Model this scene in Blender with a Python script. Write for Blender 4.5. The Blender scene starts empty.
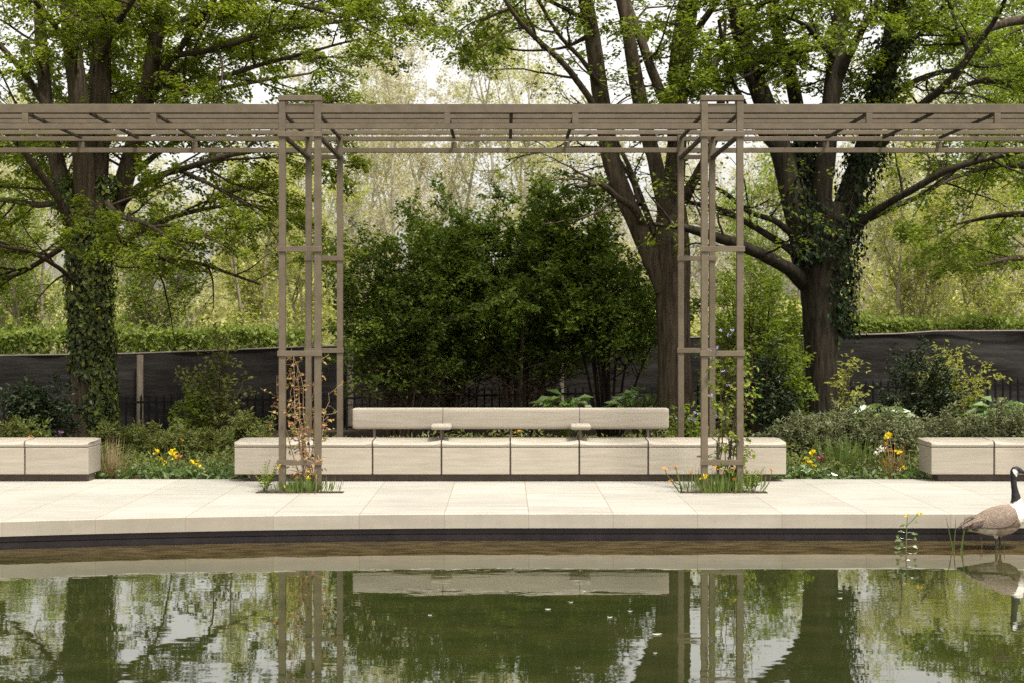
import bpy, bmesh, math, random
import numpy as np
from mathutils import Vector

# ------------------------------------------------------------------ camera, sky, sun, exposure
SC = bpy.context.scene
COL = SC.collection
F = 1435.0                       # focal length in pixels of a 1024 px wide frame
EYE = 1.6
cam_d = bpy.data.cameras.new('camera'); cam = bpy.data.objects.new('camera', cam_d); COL.objects.link(cam)
cam.location = (0, 0, EYE); cam.rotation_euler = (math.radians(90), 0, 0)
cam_d.sensor_width = 36; cam_d.lens = F/1024*36
cam_d.shift_x = 7/1024; cam_d.shift_y = -13.5/1024
cam_d.clip_start = 0.1; cam_d.clip_end = 2000
cam_d.dof.use_dof = True; cam_d.dof.focus_distance = 14.2; cam_d.dof.aperture_fstop = 4.0
SC.camera = cam

SUN_EL, SUN_AZ = math.radians(66), math.radians(146)     # azimuth clockwise from +Y (north)
world = bpy.data.worlds.new('World'); SC.world = world; world.use_nodes = True
wn = world.node_tree.nodes; wl = world.node_tree.links
bg = wn['Background']; bg.inputs['Strength'].default_value = 0.15
sky = wn.new('ShaderNodeTexSky'); sky.sky_type = 'NISHITA'; sky.sun_disc = False
sky.sun_elevation = SUN_EL; sky.sun_rotation = SUN_AZ
sky.dust_density = 4.0; sky.air_density = 1.0; sky.ozone_density = 1.0
hs = wn.new('ShaderNodeHueSaturation'); hs.inputs['Saturation'].default_value = 0.12; hs.inputs['Value'].default_value = 1.0
wt = wn.new('ShaderNodeVectorMath'); wt.operation = 'MULTIPLY'; wt.inputs[1].default_value = (1.04, 1.0, .935)   # warm high cloud
wl.new(sky.outputs[0], hs.inputs['Color']); wl.new(hs.outputs[0], wt.inputs[0]); wl.new(wt.outputs[0], bg.inputs[0])
sun_d = bpy.data.lights.new('sun', 'SUN'); sun = bpy.data.objects.new('sun', sun_d); COL.objects.link(sun)
sun_d.energy = 2.8; sun_d.angle = math.radians(7); sun_d.color = (1.0, 0.965, 0.895)
sv = Vector((math.sin(SUN_AZ)*math.cos(SUN_EL), math.cos(SUN_AZ)*math.cos(SUN_EL), math.sin(SUN_EL)))
sun.rotation_euler = sv.to_track_quat('Z', 'Y').to_euler()
SC.view_settings.view_transform = 'Standard'; SC.view_settings.look = 'None'
SC.view_settings.gamma = 1.0; SC.view_settings.use_curve_mapping = False
SC.view_settings.exposure = 1.05
SC.render.engine = 'CYCLES'
SC.cycles.max_bounces = 10; SC.cycles.diffuse_bounces = 7; SC.cycles.glossy_bounces = 3
SC.cycles.transmission_bounces = 7; SC.cycles.transparent_max_bounces = 4
SC.cycles.caustics_reflective = False; SC.cycles.caustics_refractive = False
SC.cycles.use_denoising = False

# ------------------------------------------------------------------ helpers
def W(px, py, Y):
    return np.array([(px-505)/F*Y, Y, EYE-(py-328)/F*Y])

def setp(o, label=None, cat=None, group=None, kind=None):
    if label: o['label'] = label
    if cat: o['category'] = cat
    if group: o['group'] = group
    if kind: o['kind'] = kind
    return o

def thing(name, label, cat, loc=(0, 0, 0), group=None):
    o = bpy.data.objects.new(name, None); COL.objects.link(o); o.location = loc
    o.empty_display_size = 0.1
    return setp(o, label, cat, group)

def root_loc(o):
    p = np.zeros(3)
    while o is not None:
        p = p + np.array(o.location); o = o.parent
    return p

def mesh(name, V, Fq, mat, parent=None, loc=None, smooth=False, mi=None):
    """V (n,3) world coords; Fq: (m,k) array or ragged list of faces."""
    V = np.asarray(V, dtype=np.float64).reshape(-1, 3)
    me = bpy.data.meshes.new(name)
    off = root_loc(parent) if parent is not None else (np.array(loc, dtype=float) if loc is not None else np.zeros(3))
    Vl = V-off
    if isinstance(Fq, np.ndarray):
        m, k = Fq.shape
        me.vertices.add(len(Vl)); me.vertices.foreach_set('co', Vl.astype(np.float32).ravel())
        me.loops.add(m*k); me.loops.foreach_set('vertex_index', Fq.astype(np.int32).ravel())
        me.polygons.add(m); me.polygons.foreach_set('loop_start', np.arange(0, m*k, k, dtype=np.int32))
        me.update(calc_edges=True)
    else:
        me.from_pydata([tuple(v) for v in Vl], [], [tuple(int(i) for i in f) for f in Fq]); me.update()
    mats = mat if isinstance(mat, (list, tuple)) else [mat]
    for x in mats: me.materials.append(x)
    n = len(me.polygons)
    if mi is not None: me.polygons.foreach_set('material_index', np.asarray(mi, dtype=np.int32))
    me.polygons.foreach_set('use_smooth', np.full(n, bool(smooth)))
    me.validate()
    o = bpy.data.objects.new(name, me); COL.objects.link(o)
    if parent is not None: o.parent = parent
    else: o.location = off
    return o

def rbox(x0, x1, y0, y1, z0, z1, bev=0.0, seg=2):
    bm = bmesh.new()
    bmesh.ops.create_cube(bm, size=1)
    for v in bm.verts:
        v.co = ((x0+x1)/2+v.co.x*(x1-x0), (y0+y1)/2+v.co.y*(y1-y0), (z0+z1)/2+v.co.z*(z1-z0))
    if bev > 0:
        bmesh.ops.bevel(bm, geom=bm.edges[:], offset=bev, segments=seg, profile=0.5, affect='EDGES')
    bm.verts.ensure_lookup_table(); bm.verts.index_update()
    V = [tuple(v.co) for v in bm.verts]; Fs = [[v.index for v in f.verts] for f in bm.faces]
    bm.free()
    return V, Fs

class MB:
    def __init__(s): s.V = []; s.F = []
    def add(s, VF):
        V, Fs = VF; o = len(s.V); s.V += [tuple(v) for v in V]; s.F += [[int(i)+o for i in f] for f in Fs]; return s
    def box(s, *a, **k): return s.add(rbox(*a, **k))
    def build(s, name, mat, parent=None, loc=None, smooth=False): return mesh(name, s.V, s.F, mat, parent, loc, smooth)

class Tubes:
    """many tapered tubes as one quad mesh"""
    def __init__(s): s.V = []; s.F = []; s.n = 0
    def add(s, P, R, sides=6, ridge=0.0, rng=None, cap=False):
        P = np.asarray(P, float); R = np.asarray(R, float); n = len(P)
        T = np.gradient(P, axis=0); T /= np.linalg.norm(T, axis=1, keepdims=True)+1e-9
        m = T.mean(0); ax = np.eye(3)[np.argmin(np.abs(m))]
        A = np.cross(T, ax); A /= np.linalg.norm(A, axis=1, keepdims=True)+1e-9
        B = np.cross(T, A)
        th = np.arange(sides)*2*math.pi/sides
        rr = R[:, None]*np.ones((1, sides))
        if ridge and rng is not None:
            for k in (2, 3, 5, 8):
                ph = rng.uniform(0, 6.28) + np.cumsum(rng.normal(0, .25, n))
                rr = rr*(1+ridge/math.sqrt(k)*1.3*np.sin(k*th[None]+ph[:, None]))
        V = P[:, None]+rr[..., None]*(np.cos(th)[None, :, None]*A[:, None]+np.sin(th)[None, :, None]*B[:, None])
        i = np.arange(n-1)[:, None]*sides; j = np.arange(sides)[None]; j2 = (j+1) % sides
        Q = np.stack([i+j, i+j2, i+sides+j2, i+sides+j], -1).reshape(-1, 4)+s.n
        s.V.append(V.reshape(-1, 3)); s.F.append(Q); s.n += n*sides
        if cap:
            for q0 in (0, (n-1)*sides):
                c = len(V)*0+s.n
                s.V.append(P[0 if q0 == 0 else -1][None]); s.n += 1
                b = c-n*sides if q0 == 0 else c-1-sides
                s.F.append(np.array([[b+a, b+(a+1) % sides, c, c] for a in range(sides)]) if False else
                           np.array([[b+a, b+(a+1) % sides, c, b+a] for a in range(0)]).reshape(0, 4).astype(int))
    def data(s): return np.concatenate(s.V), np.concatenate([f for f in s.F if len(f)])

def catmull(P, m=6):
    P = np.asarray(P, float); Q = np.vstack([2*P[0]-P[1], P, 2*P[-1]-P[-2]])
    out = []
    for i in range(1, len(Q)-2):
        p0, p1, p2, p3 = Q[i-1:i+3]
        for t in np.linspace(0, 1, m, endpoint=False):
            out.append(.5*((2*p1)+(-p0+p2)*t+(2*p0-5*p1+4*p2-p3)*t*t+(-p0+3*p1-3*p2+p3)*t**3))
    out.append(P[-1]); return np.array(out)

def nrm(a): return a/(np.linalg.norm(a, axis=-1, keepdims=True)+1e-9)

def branch_dir(rng, t, ang, flat, up):
    a = rng.normal(size=3); a -= t*(a@t); a = nrm(a)
    d = t*math.cos(ang)+a*math.sin(ang); d[2] = d[2]*flat+up
    return nrm(d)

def wpath(rng, p, d, L, n, wob, curve):
    P = [np.array(p, float)]; d = np.array(d, float); st = L/n
    for i in range(n):
        d = nrm(d+rng.normal(0, wob, 3)+np.array([0, 0, curve])); P.append(P[-1]+d*st)
    return np.array(P)

def branchify(T, pts, rad, levels, rng, twigs, li=0):
    lv = levels[li]; last = li == len(levels)-1
    seg = np.linalg.norm(np.diff(pts, axis=0), axis=1); cum = np.r_[0, np.cumsum(seg)]
    n = lv['n'] if isinstance(lv['n'], int) else max(1, int(lv['n']*cum[-1]))
    for k in range(n):
        t = lv['t0']+(1-lv['t0'])*((k+rng.uniform(0, 1))/n)
        s = t*cum[-1]; i = min(np.searchsorted(cum, s, 'right')-1, len(pts)-2); u = (s-cum[i])/(seg[i]+1e-9)
        p = pts[i]*(1-u)+pts[i+1]*u; r = rad[i]*(1-u)+rad[i+1]*u
        tg = nrm(pts[i+1]-pts[i])
        d = branch_dir(rng, tg, lv['ang']*rng.uniform(.7, 1.25), lv.get('flat', 1), lv.get('up', 0))
        L = rng.uniform(*lv['L'])*(1-lv.get('tap', .35)*t)
        ns = lv.get('seg', 5)
        P = wpath(rng, p, d, L, ns, lv.get('wob', .12), lv.get('curve', 0))
        r0 = min(r*.65, lv.get('r', .02)); R = np.linspace(r0, max(r0*.25, .0022), ns+1)
        if lv.get('draw', True): T.add(P, R, lv.get('sides', 4))
        if last: twigs.append(P)
        else:
            branchify(T, P, R, levels, rng, twigs, li+1)
            if lv.get('tipleaf'): twigs.append(P[-3:])

def twig_leaves(twigs, n, L, Wd, rng, t0=.1, flatn=.5, droop=-.15, jit=.02, side=1.0, ln=.35):
    """positions, directions, normals of n leaves along twigs"""
    m = len(twigs)
    lens = np.array([np.linalg.norm(np.diff(t, axis=0), axis=1).sum() for t in twigs])
    idx = rng.choice(m, n, p=lens/lens.sum())
    t = t0+(1-t0)*rng.uniform(0, 1, n)**.8
    K = max(len(x) for x in twigs); A = np.array([np.vstack([x, np.repeat(x[-1:], K-len(x), 0)]) if len(x) < K else x for x in twigs])
    nl = np.array([len(x)-1 for x in twigs])[idx]
    f = t*nl; i = np.minimum(f.astype(int), nl-1); u = (f-i)[:, None]
    p = A[idx, i]*(1-u)+A[idx, i+1]*u; tg = nrm(A[idx, i+1]-A[idx, i])
    sd = np.cross(tg, np.array([0, 0, 1.])); sd = nrm(sd+1e-4)*rng.choice([-1, 1], n)[:, None]
    D = tg*.7+sd*side+rng.normal(0, ln, (n, 3)); D[:, 2] += droop; D = nrm(D)
    N = rng.normal(0, flatn, (n, 3)); N[:, 2] += 1; 
    return p+rng.normal(0, jit, (n, 3)), D, N

def leaf_quads(P, D, N, L, Wd, rng, var=.35):
    n = len(P)
    S = nrm(np.cross(D, N)); Nn = np.cross(S, D)
    l = (L*(1+rng.uniform(-var, var, n)))[:, None]; w = (Wd*(1+rng.uniform(-var, var, n)))[:, None]
    b = P; tip = P+D*l-Nn*l*.12; mid = P+D*l*.45
    r = mid+S*w*.5+Nn*w*.18; q = mid-S*w*.5+Nn*w*.18
    V = np.stack([b, r, tip, q], 1).reshape(-1, 3)
    Q = np.arange(4*n).reshape(n, 4)
    return V, Q

# ------------------------------------------------------------------ materials
def nt(name):
    m = bpy.data.materials.new(name); m.use_nodes = True
    t = m.node_tree; b = t.nodes['Principled BSDF']
    return m, t.nodes, t.links, b

def ramp(nodes, stops):
    r = nodes.new('ShaderNodeValToRGB'); e = r.color_ramp.elements
    while len(e) < len(stops): e.new(.5)
    for x, (p, c) in zip(e, stops): x.position = p; x.color = (*c, 1)
    return r

def leaf_mat(name, cols, trans=.35, rough=.55, spec=.22, tint=(1.25, 1.25, .6)):
    m, n, l, b = nt(name)
    g = n.new('ShaderNodeNewGeometry')
    st = [(i/(len(cols)-1), c) for i, c in enumerate(cols)]
    r = ramp(n, st); l.new(g.outputs['Random Per Island'], r.inputs[0])
    tc = n.new('ShaderNodeTexCoord'); nz = n.new('ShaderNodeTexNoise'); nz.inputs['Scale'].default_value = 1.1; nz.inputs['Detail'].default_value = 2
    l.new(tc.outputs['Object'], nz.inputs['Vector'])
    mr = n.new('ShaderNodeMapRange'); mr.inputs[1].default_value = .3; mr.inputs[2].default_value = .7; mr.inputs[3].default_value = .75; mr.inputs[4].default_value = 1.25
    l.new(nz.outputs[0], mr.inputs[0])
    mx = n.new('ShaderNodeVectorMath'); mx.operation = 'SCALE'; l.new(r.outputs[0], mx.inputs[0]); l.new(mr.outputs[0], mx.inputs['Scale'])
    l.new(mx.outputs[0], b.inputs['Base Color'])
    b.inputs['Roughness'].default_value = rough; b.inputs['Specular IOR Level'].default_value = spec
    tr = n.new('ShaderNodeBsdfTranslucent'); vm = n.new('ShaderNodeVectorMath'); vm.operation = 'MULTIPLY'
    vm.inputs[1].default_value = tint; l.new(mx.outputs[0], vm.inputs[0]); l.new(vm.outputs[0], tr.inputs[0])
    ms = n.new('ShaderNodeMixShader'); ms.inputs[0].default_value = trans
    l.new(b.outputs[0], ms.inputs[1]); l.new(tr.outputs[0], ms.inputs[2])
    l.new(ms.outputs[0], n['Material Output'].inputs[0])
    return m

def noisy(name, c1, c2, scale=(1, 1, 1), nscale=5, rough=.7, spec=.3, bump=.2, detail=5, bdist=.01, objrand=0.0, c3=None, coords='Object', contrast=(.35, .65)):
    m, n, l, b = nt(name)
    tc = n.new('ShaderNodeTexCoord'); mp = n.new('ShaderNodeMapping'); mp.inputs['Scale'].default_value = scale
    l.new(tc.outputs[coords], mp.inputs[0])
    vec = mp.outputs[0]
    oi = n.new('ShaderNodeObjectInfo')
    if objrand:
        ad = n.new('ShaderNodeVectorMath'); ad.operation = 'ADD'; l.new(mp.outputs[0], ad.inputs[0])
        sc = n.new('ShaderNodeMath'); sc.operation = 'MULTIPLY'; sc.inputs[1].default_value = 37; l.new(oi.outputs['Random'], sc.inputs[0]); l.new(sc.outputs[0], ad.inputs[1]); vec = ad.outputs[0]
    nz = n.new('ShaderNodeTexNoise'); nz.inputs['Scale'].default_value = nscale; nz.inputs['Detail'].default_value = detail; nz.inputs['Roughness'].default_value = .6
    l.new(vec, nz.inputs['Vector'])
    st = [(contrast[0], c1), (contrast[1], c2)] if c3 is None else [(contrast[0], c1), (.5, c3), (contrast[1], c2)]
    r = ramp(n, st); l.new(nz.outputs[0], r.inputs[0])
    out = r.outputs[0]
    if objrand:
        mr = n.new('ShaderNodeMapRange'); mr.inputs[3].default_value = 1-objrand; mr.inputs[4].default_value = 1+objrand; l.new(oi.outputs['Random'], mr.inputs[0])
        mx = n.new('ShaderNodeVectorMath'); mx.operation = 'SCALE'; l.new(out, mx.inputs[0]); l.new(mr.outputs[0], mx.inputs['Scale']); out = mx.outputs[0]
    l.new(out, b.inputs['Base Color'])
    b.inputs['Roughness'].default_value = rough; b.inputs['Specular IOR Level'].default_value = spec
    if bump:
        bp = n.new('ShaderNodeBump'); bp.inputs['Strength'].default_value = bump; bp.inputs['Distance'].default_value = bdist
        l.new(nz.outputs[0], bp.inputs['Height']); l.new(bp.outputs[0], b.inputs['Normal'])
    return m

M = {}
M['steel'] = noisy('taupe_paint', (.096, .074, .047), (.127, .099, .066), (1, 1, 1), 9, .55, .35, .12, objrand=.08)
M['timber'] = noisy('pale_timber', (.285, .25, .198), (.365, .328, .268), (1.1, 14, 16), 2.2, .65, .25, .15, detail=7, bdist=.004, objrand=.07, contrast=(.3, .7))
M['plinth'] = noisy('plinth_metal', (.10, .078, .06), (.13, .10, .08), (1, 1, 1), 6, .6, .3, .05)
M['gapdark'] = noisy('bracket_metal', (.10, .08, .065), (.14, .11, .09), (1, 1, 1), 6, .5, .4, 0)
M['bark'] = noisy('brown_bark', (.028, .021, .013), (.088, .067, .043), (9, 9, 1.1), 2.2, .9, .15, .9, detail=8, bdist=.03)
M['bark_dark'] = noisy('dark_bark', (.011, .009, .006), (.040, .032, .021), (9, 9, 1.1), 2.4, .9, .15, .9, detail=8, bdist=.03)
M['bark_pale'] = noisy('pale_bark', (.28, .24, .18), (.46, .40, .32), (4, 4, 1), 2.5, .9, .1, .4)
M['bark_mid'] = noisy('grey_brown_bark', (.20, .165, .12), (.36, .30, .225), (4, 4, 1), 2.5, .9, .1, .4)
M['twig'] = noisy('shrub_stem', (.05, .036, .024), (.10, .075, .05), (3, 3, 1), 4, .9, .1, 0)
M['drystem'] = noisy('dry_stem', (.22, .14, .08), (.34, .24, .15), (3, 3, 1), 4, .9, .1, 0)
M['soil'] = noisy('bark_mulch_soil', (.028, .020, .014), (.075, .052, .036), (1, 1, 1), 18, .95, .1, .8, bdist=.03)
M['grass'] = noisy('lawn_grass', (.05, .075, .02), (.09, .115, .035), (1, 1, 1), 1.2, .9, .1, .3)
M['pondfloor'] = noisy('silty_pond_floor', (.05, .042, .02), (.11, .088, .045), (1, 1, 1), 3, .9, .1, .2)
M['liner'] = noisy('black_liner', (.020, .015, .016), (.045, .036, .036), (3, 3, 1.2), 2.5, .55, .35, .1, detail=8)
M['screen'] = noisy('black_netting', (.018, .016, .0145), (.034, .031, .028), (.5, 1, 2.6), 3, .85, .08, .4, bdist=.05)
M['iron'] = noisy('black_iron', (.004, .004, .004), (.007, .007, .006), (1, 1, 1), 8, .6, .2, 0)
M['steel_dark'] = noisy('dark_brown_steel', (.030, .022, .016), (.045, .034, .025), (1, 1, 1), 9, .6, .25, 0)  # darker brown than the rest of the frame, for joists and side bars
M['fencepost'] = noisy('weathered_post', (.14, .11, .085), (.22, .18, .14), (6, 6, 1), 3, .85, .2, .2)

M['leaf_beech'] = leaf_mat('hornbeam_leaf', [(.08, .122, .013), (.135, .178, .018), (.18, .22, .025), (.24, .27, .042)], .62)
M['leaf_beech_dk'] = leaf_mat('canopy_leaf', [(.082, .122, .013), (.135, .177, .02), (.19, .225, .033)], .6)
M['leaf_ivy'] = leaf_mat('ivy_leaf', [(.020, .034, .008), (.045, .070, .013), (.10, .13, .024), (.24, .26, .05)], .3, .4, .35)
M['leaf_ivy_dk'] = leaf_mat('old_ivy_leaf', [(.008, .016, .005), (.016, .028, .008), (.032, .046, .013)], .08, .5, .14)
M['leaf_holly'] = leaf_mat('evergreen_leaf', [(.045, .078, .010), (.078, .125, .015), (.12, .17, .023), (.175, .22, .034)], .42, .5, .2)
M['leaf_laurel'] = leaf_mat('glossy_leaf', [(.014, .026, .009), (.024, .042, .013), (.045, .066, .024)], .12, .42, .3)
M['leaf_bright'] = leaf_mat('spring_leaf', [(.12, .18, .022), (.17, .23, .03), (.24, .29, .05)], .58)
M['leaf_lime'] = leaf_mat('lime_leaf', [(.27, .30, .055), (.36, .38, .09), (.46, .46, .15)], .6, tint=(1.15, 1.15, .75))
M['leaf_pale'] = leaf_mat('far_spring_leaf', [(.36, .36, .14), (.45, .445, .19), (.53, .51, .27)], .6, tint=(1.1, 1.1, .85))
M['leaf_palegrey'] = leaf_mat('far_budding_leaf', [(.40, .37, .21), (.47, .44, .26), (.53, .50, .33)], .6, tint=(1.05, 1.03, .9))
M['leaf_hedge'] = leaf_mat('hedge_leaf', [(.12, .17, .035), (.18, .225, .05), (.25, .28, .085)], .45)
M['leaf_silver'] = leaf_mat('grey_green_leaf', [(.085, .105, .045), (.125, .145, .065), (.18, .195, .10), (.30, .30, .20)], .3, .6, .15)
M['leaf_olive'] = leaf_mat('olive_green_leaf', [(.07, .095, .022), (.12, .14, .035), (.175, .185, .055)], .35)
M['leaf_rust'] = leaf_mat('rusty_leaf', [(.22, .09, .04), (.34, .17, .08), (.42, .27, .12), (.25, .22, .06)], .3)
M['leaf_hosta'] = leaf_mat('broad_leaf', [(.08, .15, .035), (.13, .20, .06), (.20, .26, .11)], .35, .22, .7)
M['leaf_blade'] = leaf_mat('blade_leaf', [(.09, .14, .03), (.13, .18, .045), (.17, .22, .07)], .35)
M['leaf_straw'] = leaf_mat('straw_blade', [(.25, .18, .09), (.33, .25, .14), (.2, .18, .07)], .3)
M['leaf_copper'] = leaf_mat('orange_flower_spike', [(.30, .17, .05), (.36, .22, .08), (.25, .19, .07)], .3)
def flower_mat(name, c): return leaf_mat(name, [tuple(x*.8 for x in c), c], .3, .5, .2, (1, 1, 1))
M['f_yellow'] = flower_mat('yellow_petal', (.80, .62, .02))
M['f_orange'] = flower_mat('orange_petal', (.75, .36, .05))
M['f_lilac'] = flower_mat('lilac_petal', (.42, .38, .68))
M['f_pink'] = flower_mat('pink_petal', (.62, .10, .30))
M['f_purple'] = flower_mat('purple_petal', (.30, .17, .33))
M['f_white'] = flower_mat('white_petal', (.75, .72, .62))
M['f_coral'] = flower_mat('coral_petal', (.70, .20, .09))

def stone_mat(name, joint=True, c1=(.288, .272, .233, 1), c2=(.338, .322, .281, 1)):
    m, n, l, b = nt(name)
    tc = n.new('ShaderNodeTexCoord'); mp = n.new('ShaderNodeMapping')
    mp.inputs['Location'].default_value = (-.385+.18, -.10, 0)
    l.new(tc.outputs['Object'], mp.inputs[0])
    br = n.new('ShaderNodeTexBrick'); br.offset = 0.0; br.offset_frequency = 2
    br.inputs['Scale'].default_value = 1; br.inputs['Mortar Size'].default_value = .0035 if joint else .002
    br.inputs['Brick Width'].default_value = .727; br.inputs['Row Height'].default_value = .98 if joint else 5.0
    br.inputs['Bias'].default_value = 0; br.inputs['Mortar Smooth'].default_value = .1
    br.inputs['Color1'].default_value = c1; br.inputs['Color2'].default_value = c2
    br.inputs['Mortar'].default_value = (.20, .165, .115, 1)
    l.new(mp.outputs[0], br.inputs['Vector'])
    mp2 = n.new('ShaderNodeMapping'); mp2.inputs['Scale'].default_value = (1.2, 6, 6); l.new(tc.outputs['Object'], mp2.inputs[0])
    nz = n.new('ShaderNodeTexNoise'); nz.inputs['Scale'].default_value = 1.3; nz.inputs['Detail'].default_value = 7; l.new(mp2.outputs[0], nz.inputs['Vector'])
    mr = n.new('ShaderNodeMapRange'); mr.inputs[1].default_value = .3; mr.inputs[2].default_value = .7; mr.inputs[3].default_value = .9; mr.inputs[4].default_value = 1.08; l.new(nz.outputs[0], mr.inputs[0])
    n2 = n.new('ShaderNodeTexNoise'); n2.inputs['Scale'].default_value = 60; n2.inputs['Detail'].default_value = 3; l.new(tc.outputs['Object'], n2.inputs['Vector'])
    mr2 = n.new('ShaderNodeMapRange'); mr2.inputs[3].default_value = .93; mr2.inputs[4].default_value = 1.06; l.new(n2.outputs[0], mr2.inputs[0])
    mm0 = n.new('ShaderNodeMath'); mm0.operation = 'MULTIPLY'; l.new(mr.outputs[0], mm0.inputs[0]); l.new(mr2.outputs[0], mm0.inputs[1])
    n4 = n.new('ShaderNodeTexNoise'); n4.inputs['Scale'].default_value = .9 if joint else 1.0; n4.inputs['Detail'].default_value = 5; n4.inputs['Roughness'].default_value = .65
    mp4 = n.new('ShaderNodeMapping'); mp4.inputs['Scale'].default_value = (1, 1, 1) if joint else (9, 9, .8); l.new(tc.outputs['Object'], mp4.inputs[0]); l.new(mp4.outputs[0], n4.inputs['Vector'])
    mr4 = n.new('ShaderNodeMapRange'); mr4.inputs[1].default_value = .3; mr4.inputs[2].default_value = .6; mr4.inputs[3].default_value = .88 if joint else .95; mr4.inputs[4].default_value = 1.03; l.new(n4.outputs[0], mr4.inputs[0])
    n5 = n.new('ShaderNodeTexNoise'); n5.inputs['Scale'].default_value = 22; n5.inputs['Detail'].default_value = 2; l.new(tc.outputs['Object'], n5.inputs['Vector'])
    mr5 = n.new('ShaderNodeMapRange'); mr5.inputs[1].default_value = .71; mr5.inputs[2].default_value = .75; mr5.inputs[3].default_value = 1; mr5.inputs[4].default_value = .72; l.new(n5.outputs[0], mr5.inputs[0])
    mm1 = n.new('ShaderNodeMath'); mm1.operation = 'MULTIPLY'; l.new(mr4.outputs[0], mm1.inputs[0]); l.new(mr5.outputs[0], mm1.inputs[1])
    mm = n.new('ShaderNodeMath'); mm.operation = 'MULTIPLY'; l.new(mm0.outputs[0], mm.inputs[0]); l.new(mm1.outputs[0], mm.inputs[1])
    mx = n.new('ShaderNodeVectorMath'); mx.operation = 'SCALE'; l.new(br.outputs[0], mx.inputs[0]); l.new(mm.outputs[0], mx.inputs['Scale'])
    l.new(mx.outputs[0], b.inputs['Base Color']); b.inputs['Roughness'].default_value = .6; b.inputs['Specular IOR Level'].default_value = .35
    bp = n.new('ShaderNodeBump'); bp.inputs['Strength'].default_value = .15; bp.inputs['Distance'].default_value = .004
    l.new(nz.outputs[0], bp.inputs['Height']); l.new(bp.outputs[0], b.inputs['Normal'])
    return m
M['stone'] = stone_mat('pale_stone_slabs')
M['kerb'] = stone_mat('pale_stone_edge', False, (.285, .252, .198, 1), (.352, .32, .264, 1))

def water_mat():
    m, n, l, b = nt('pond_water')
    tc = n.new('ShaderNodeTexCoord'); mp = n.new('ShaderNodeMapping'); mp.inputs['Scale'].default_value = (1.0, 2.2, 1)
    l.new(tc.outputs['Object'], mp.inputs[0])
    nz = n.new('ShaderNodeTexNoise'); nz.inputs['Scale'].default_value = 2.6; nz.inputs['Detail'].default_value = 2.5; l.new(mp.outputs[0], nz.inputs['Vector'])
    n3 = n.new('ShaderNodeTexNoise'); n3.inputs['Scale'].default_value = .35; n3.inputs['Detail'].default_value = 1; l.new(tc.outputs['Object'], n3.inputs['Vector'])
    mr = n.new('ShaderNodeMapRange'); mr.inputs[1].default_value = .35; mr.inputs[2].default_value = .65; mr.inputs[3].default_value = .25; mr.inputs[4].default_value = 1; l.new(n3.outputs[0], mr.inputs[0])
    mu = n.new('ShaderNodeMath'); mu.operation = 'MULTIPLY'; l.new(nz.outputs[0], mu.inputs[0]); l.new(mr.outputs[0], mu.inputs[1])
    bp = n.new('ShaderNodeBump'); bp.inputs['Strength'].default_value = .065; bp.inputs['Distance'].default_value = .02
    l.new(mu.outputs[0], bp.inputs['Height']); l.new(bp.outputs[0], b.inputs['Normal'])
    n2 = n.new('ShaderNodeTexNoise'); n2.inputs['Scale'].default_value = 1.5; n2.inputs['Detail'].default_value = 4; l.new(mp.outputs[0], n2.inputs['Vector'])
    r = ramp(n, [(.3, (.014, .019, .005)), (.7, (.028, .030, .009))]); l.new(n2.outputs[0], r.inputs[0]); sx = n.new('ShaderNodeSeparateXYZ'); l.new(tc.outputs['Object'], sx.inputs[0])
    md = n.new('ShaderNodeMapRange'); md.inputs[1].default_value = 11.0; md.inputs[2].default_value = 11.75; l.new(sx.outputs['Y'], md.inputs[0])
    n6 = n.new('ShaderNodeTexNoise'); n6.inputs['Scale'].default_value = 5; n6.inputs['Detail'].default_value = 6; l.new(mp.outputs[0], n6.inputs['Vector'])
    r6 = ramp(n, [(.35, (.030, .022, .009)), (.65, (.085, .062, .026))]); l.new(n6.outputs[0], r6.inputs[0])
    mxc = n.new('ShaderNodeMix'); mxc.data_type = 'RGBA'; l.new(md.outputs[0], mxc.inputs[0]); l.new(r.outputs[0], mxc.inputs[6]); l.new(r6.outputs[0], mxc.inputs[7])
    l.new(mxc.outputs[2], b.inputs['Base Color'])
    b.inputs['Roughness'].default_value = .012; b.inputs['IOR'].default_value = 3.6; b.inputs['Specular IOR Level'].default_value = .5
    return m
M['water'] = water_mat()

# ------------------------------------------------------------------ setting: ground, bed, paving, pond
def gz(X, Y):
    X = np.asarray(X, float); Y = np.asarray(Y, float)
    t = np.clip((Y-15.3)/8.65, 0, 1)
    far = np.clip((Y-24)/20, 0, 1)
    return -.03+t*(-.12+.25*np.clip((X+7)/15, 0, 1))+far*.35

def grid_mesh(name, xs, ys, zf, mat, kind='structure', smooth=True):
    X, Y = np.meshgrid(xs, ys); Z = zf(X, Y)
    V = np.stack([X, Y, Z], -1).reshape(-1, 3); nx = len(xs)
    i = np.arange(len(ys)-1)[:, None]*nx+np.arange(nx-1)[None]
    Q = np.stack([i, i+1, i+nx+1, i+nx], -1).reshape(-1, 4)
    return setp(mesh(name, V, Q, mat, smooth=smooth), kind=kind)

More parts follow.
